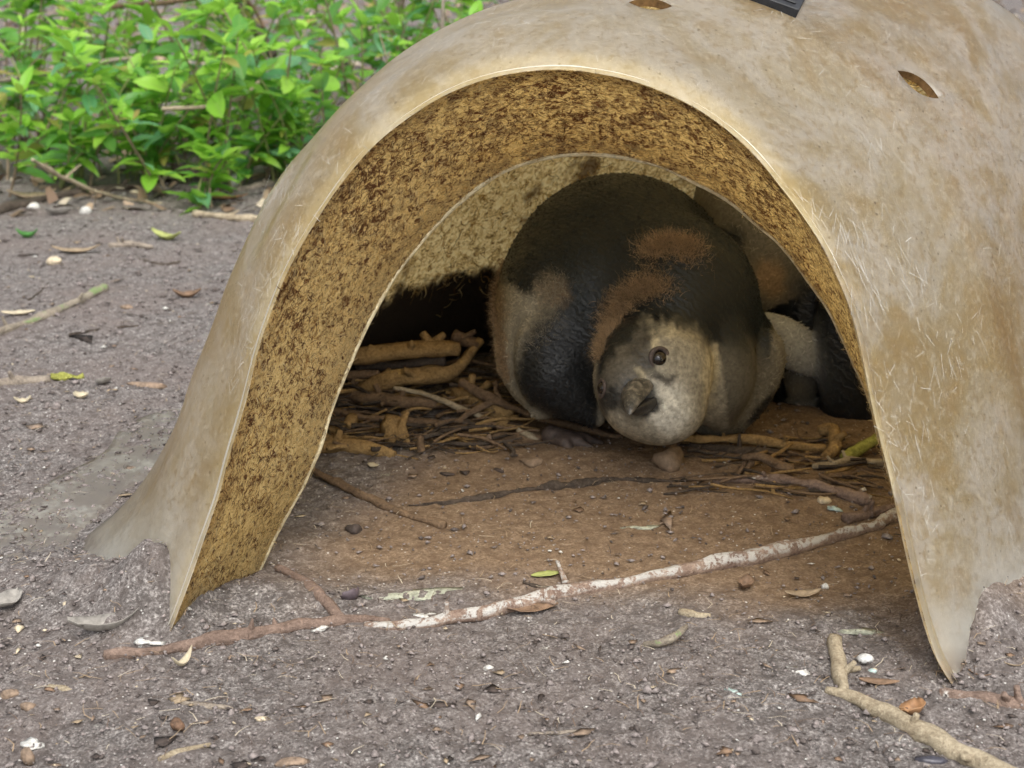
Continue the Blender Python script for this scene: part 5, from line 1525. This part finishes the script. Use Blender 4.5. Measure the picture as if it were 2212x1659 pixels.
def shrub(name, label, x, y, nst, height, spread, per, seed, mixw, lean=(0, -0.25), size=0.050, woody=0.5):
    rg = np.random.default_rng(seed)
    z0 = H1(x, y)
    root = empty(name, (x, y, z0))
    tag(root, label, "shrub", "leafy shrubs behind the nest")
    leaves = 0
    for s in range(nst):
        a = rg.uniform(0, 2 * math.pi)
        r0 = spread * math.sqrt(rg.random()) * 0.55
        bx, by = r0 * math.cos(a), r0 * math.sin(a) * 0.7
        tipd = spread * rg.uniform(0.35, 1.0)
        a2 = a + rg.normal(0, 0.6)
        h = height * rg.uniform(0.45, 1.1)
        p0 = np.array([bx, by, -0.01]); p3 = np.array([bx + tipd * math.cos(a2) + lean[0] * h, by + tipd * 0.7 * math.sin(a2) + lean[1] * h, h])
        p1 = p0 + np.array([0, 0, h * 0.45]) + rg.normal(0, 0.02, 3) + 0.25 * (p3 - p0) * np.array([1, 1, 0]); 
        ts = np.linspace(0, 1, 9)[:, None]
        path = (1 - ts) ** 2 * p0 + 2 * ts * (1 - ts) * p1 + ts ** 2 * p3
        rb = 0.0028 * rg.uniform(0.7, 1.5)
        V, F = tube(path, [rb, rb * 0.7, rb * 0.4], 6, 0.05, seed + s, 12)
        so = link("stem", mesh_from("stem", V, F, [M_STEMB if rg.random() < woody else M_STEM], smooth=True), root)
        # leaves in loose pairs, closing to a rosette at the tip
        pos = np.r_[rg.uniform(0.25, 0.95, per), np.full(5, 1.0)]
        for q, t in enumerate(pos):
            i = min(int(t * 8), 7); f = t * 8 - i
            p = path[i] * (1 - f) + path[i + 1] * f
            ang = rg.uniform(0, 2 * math.pi) if q < per else (q - per) * 2 * math.pi / 5 + rg.normal(0, 0.2)
            el = rg.normal(0.25, 0.35) if q < per else rg.normal(0.70, 0.25)
            L = size * rg.uniform(0.50, 1.35) * (1.0 if q < per else 0.85)
            kk = rg.choice(3, p=mixw if q < per else (0.2, 0.7, 0.1))
            if rg.random() < 0.05: kk = 3
            lo = bpy.data.objects.new("leaf", LEAF_ME[kk * 3 + rg.integers(0, 3)])
            lo.parent = so
            lo.location = tuple(p)
            lo.rotation_euler = (rg.normal(0, 0.35), -el, ang)
            lo.scale = (L, L * rg.uniform(0.85, 1.2), L)
            COL.objects.link(lo)
            leaves += 1
    return root

W1, W2, W3 = (0.45, 0.45, 0.10), (0.50, 0.15, 0.35), (0.45, 0.30, 0.25)
SHR = [
    # label, x, y, stems, height, spread, leaves per stem, seed, mix of leaf kinds
    ("bright low green shrub at the front left corner of the thicket", -0.82, 2.66, 12, 0.22, 0.20, 17, 901, W1),
    ("bright green shrub at the front, just right of the far-left one", -0.54, 2.66, 12, 0.26, 0.19, 17, 902, W1),
    ("small young plant with drooping leaves at the thicket's front edge", -0.50, 2.50, 3, 0.075, 0.05, 7, 903, W1),
    ("dark glossy shrub at the front beside the shell's left shoulder", -0.26, 2.76, 12, 0.27, 0.18, 17, 904, W2),
    ("tall shrub at the left edge behind the bright low one", -1.02, 3.00, 12, 0.36, 0.24, 17, 905, W3),
    ("middle-row shrub with yellow-green tips left of centre", -0.66, 3.02, 12, 0.34, 0.24, 17, 906, W1),
    ("broad-leaved blue-green shrub in the middle row right of centre", -0.30, 3.10, 12, 0.36, 0.24, 17, 907, W2),
    ("shrub peeking over the shell's left shoulder", 0.02, 3.05, 11, 0.35, 0.22, 17, 908, W2),
    ("back-row shrub at the top left corner", -1.20, 3.55, 12, 0.46, 0.30, 16, 909, W3),
    ("back-row shrub left of the dark slanting branch", -0.74, 3.60, 12, 0.46, 0.30, 16, 910, W1),
    ("back-row shrub right of the dark slanting branch", -0.28, 3.65, 12, 0.46, 0.30, 16, 911, W2),
    ("young shrub filling the gap between the two bright front ones", -0.68, 2.72, 11, 0.22, 0.18, 17, 913, W1),
    ("low shrub between the central front one and the dark glossy one", -0.40, 2.74, 11, 0.24, 0.17, 17, 914, W3),
    ("middle-row shrub between the tall left one and the yellow-tipped one", -0.84, 3.12, 11, 0.36, 0.22, 17, 915, W1),
    ("middle-row shrub left of the blue-green broad-leaved one", -0.48, 3.20, 11, 0.38, 0.22, 17, 916, W3),
    ("dark middle-row shrub just left of the pale dead stem", -0.12, 3.25, 11, 0.38, 0.22, 17, 917, W2),
    ("back-row shrub at the top edge above the shell", 0.15, 3.70, 10, 0.44, 0.26, 16, 912, W3),
]
for (lb, x, y, ns, h, sp, per, sd, mw) in SHR:
    shrub("leafy_shrub", lb, x, y, ns, h, sp, per, sd, mw)

def free_stick(name, label, pts, r, mat, cat):
    _seed[0] += 1
    P = np.array(pts, float)
    base = P[0].copy()
    V, F = tube(P - base, r, 8, 0.12, _seed[0])
    return tag(link(name, mesh_from(name, V, F, [mat], smooth=True), loc=tuple(base)), label, cat)
free_stick("branch", "dark slanting branch rising through the shrubs at the top", [on_y(590, 120, 3.0), on_y(560, 70, 3.05), on_y(510, 10, 3.1), on_y(470, -60, 3.15)] , [0.010, 0.011, 0.010], M_BARK_D, "branch")
free_stick("stem", "pale upright dead stem beside the shell's shoulder", [on_z(958, 345, 0.02) * 0 + on_y(956, 100, 2.75) * 0 + np.array([*on_y(956, 110, 2.75)[:2], -0.01]), on_y(955, 110, 2.75), on_y(957, 10, 2.76), on_y(960, -60, 2.77)], [0.0040, 0.0038, 0.0030], M_BARK_G, "stem")
free_stick("branch", "thin brown bough crossing the upper left of the shrubs", [on_y(160, 22, 3.1), on_y(330, 8, 3.1), on_y(545, 14, 3.1), on_y(570, 60, 3.08)], [0.005, 0.005, 0.004], M_BARK, "branch")
free_stick("branch", "grey twig lying across the middle of the left shrub", [on_y(-20, 178, 2.85), on_y(120, 155, 2.85), on_y(260, 128, 2.86), on_y(300, 125, 2.86)], [0.0042, 0.0046, 0.0034], M_BARK_G, "twig")
free_stick("branch", "pale forked twig crossing the front of the central shrub", [on_y(350, 235, 2.55), on_y(460, 228, 2.56), on_y(530, 205, 2.57), on_y(560, 175, 2.58)], [0.0038, 0.0036, 0.0030], M_BARK_P, "twig")

def litter_bed():
    rg = np.random.default_rng(88)
    n = 7000
    y = rg.uniform(2.45, 6.0, n); x = rg.uniform(-0.55, 0.55, n) * (y + 0.3)
    P = np.stack([x, y, H(x, y) + 0.004], -1)
    D = rand_dirs(n, rg); D[:, 2] *= 0.25
    N = np.tile(np.array([[0, 0, 1.0]]), (n, 1)) + rg.normal(0, 0.3, (n, 3)); N /= np.linalg.norm(N, axis=1, keepdims=True)
    V, F, k = ribbons(P, D, N, rg.uniform(0.02, 0.055, n), rg.uniform(0.008, 0.02, n), 3, 0.25, 0.18, 0.6, 89)
    pal = np.array([(0.30, 0.22, 0.15), (0.18, 0.12, 0.08), (0.42, 0.36, 0.27), (0.10, 0.075, 0.055)])
    C = pal[rg.choice(4, n, p=[.35, .3, .15, .2])] * rg.uniform(0.7, 1.2, (n, 1))
    o = link("leaf_litter", mesh_from("leaf_litter", V, F, [M_FEATH], cols=np.repeat(C, k, 0)))
    tag(o, "brown dead leaf litter carpeting the ground under the shrubs", "leaf litter", kind="stuff")
    # dry twigs standing in the litter at the right background
    n = 260
    y = rg.uniform(2.6, 4.6, n); x = rg.uniform(0.25, 0.5, n) * (y + 0.3)
    P = np.stack([x, y, H(x, y)], -1)
    D = rand_dirs(n, rg); D[:, 2] = np.abs(D[:, 2]) * 0.8
    N = np.cross(D, rand_dirs(n, rg)); N /= np.linalg.norm(N, axis=1, keepdims=True)
    V, F, k = ribbons(P, D, N, rg.uniform(0.10, 0.32, n), rg.uniform(0.004, 0.012, n), 3, 0.15, 0.1, 0.5, 90)
    C = np.array([(0.26, 0.17, 0.12)]) * rg.uniform(0.5, 1.6, (n, 1))
    o = link("dry_brush", mesh_from("dry_brush", V, F, [M_FEATH], cols=np.repeat(C, k, 0)))
    tag(o, "tangle of dry brown stems in the right background", "dry brush", kind="stuff")
litter_bed()
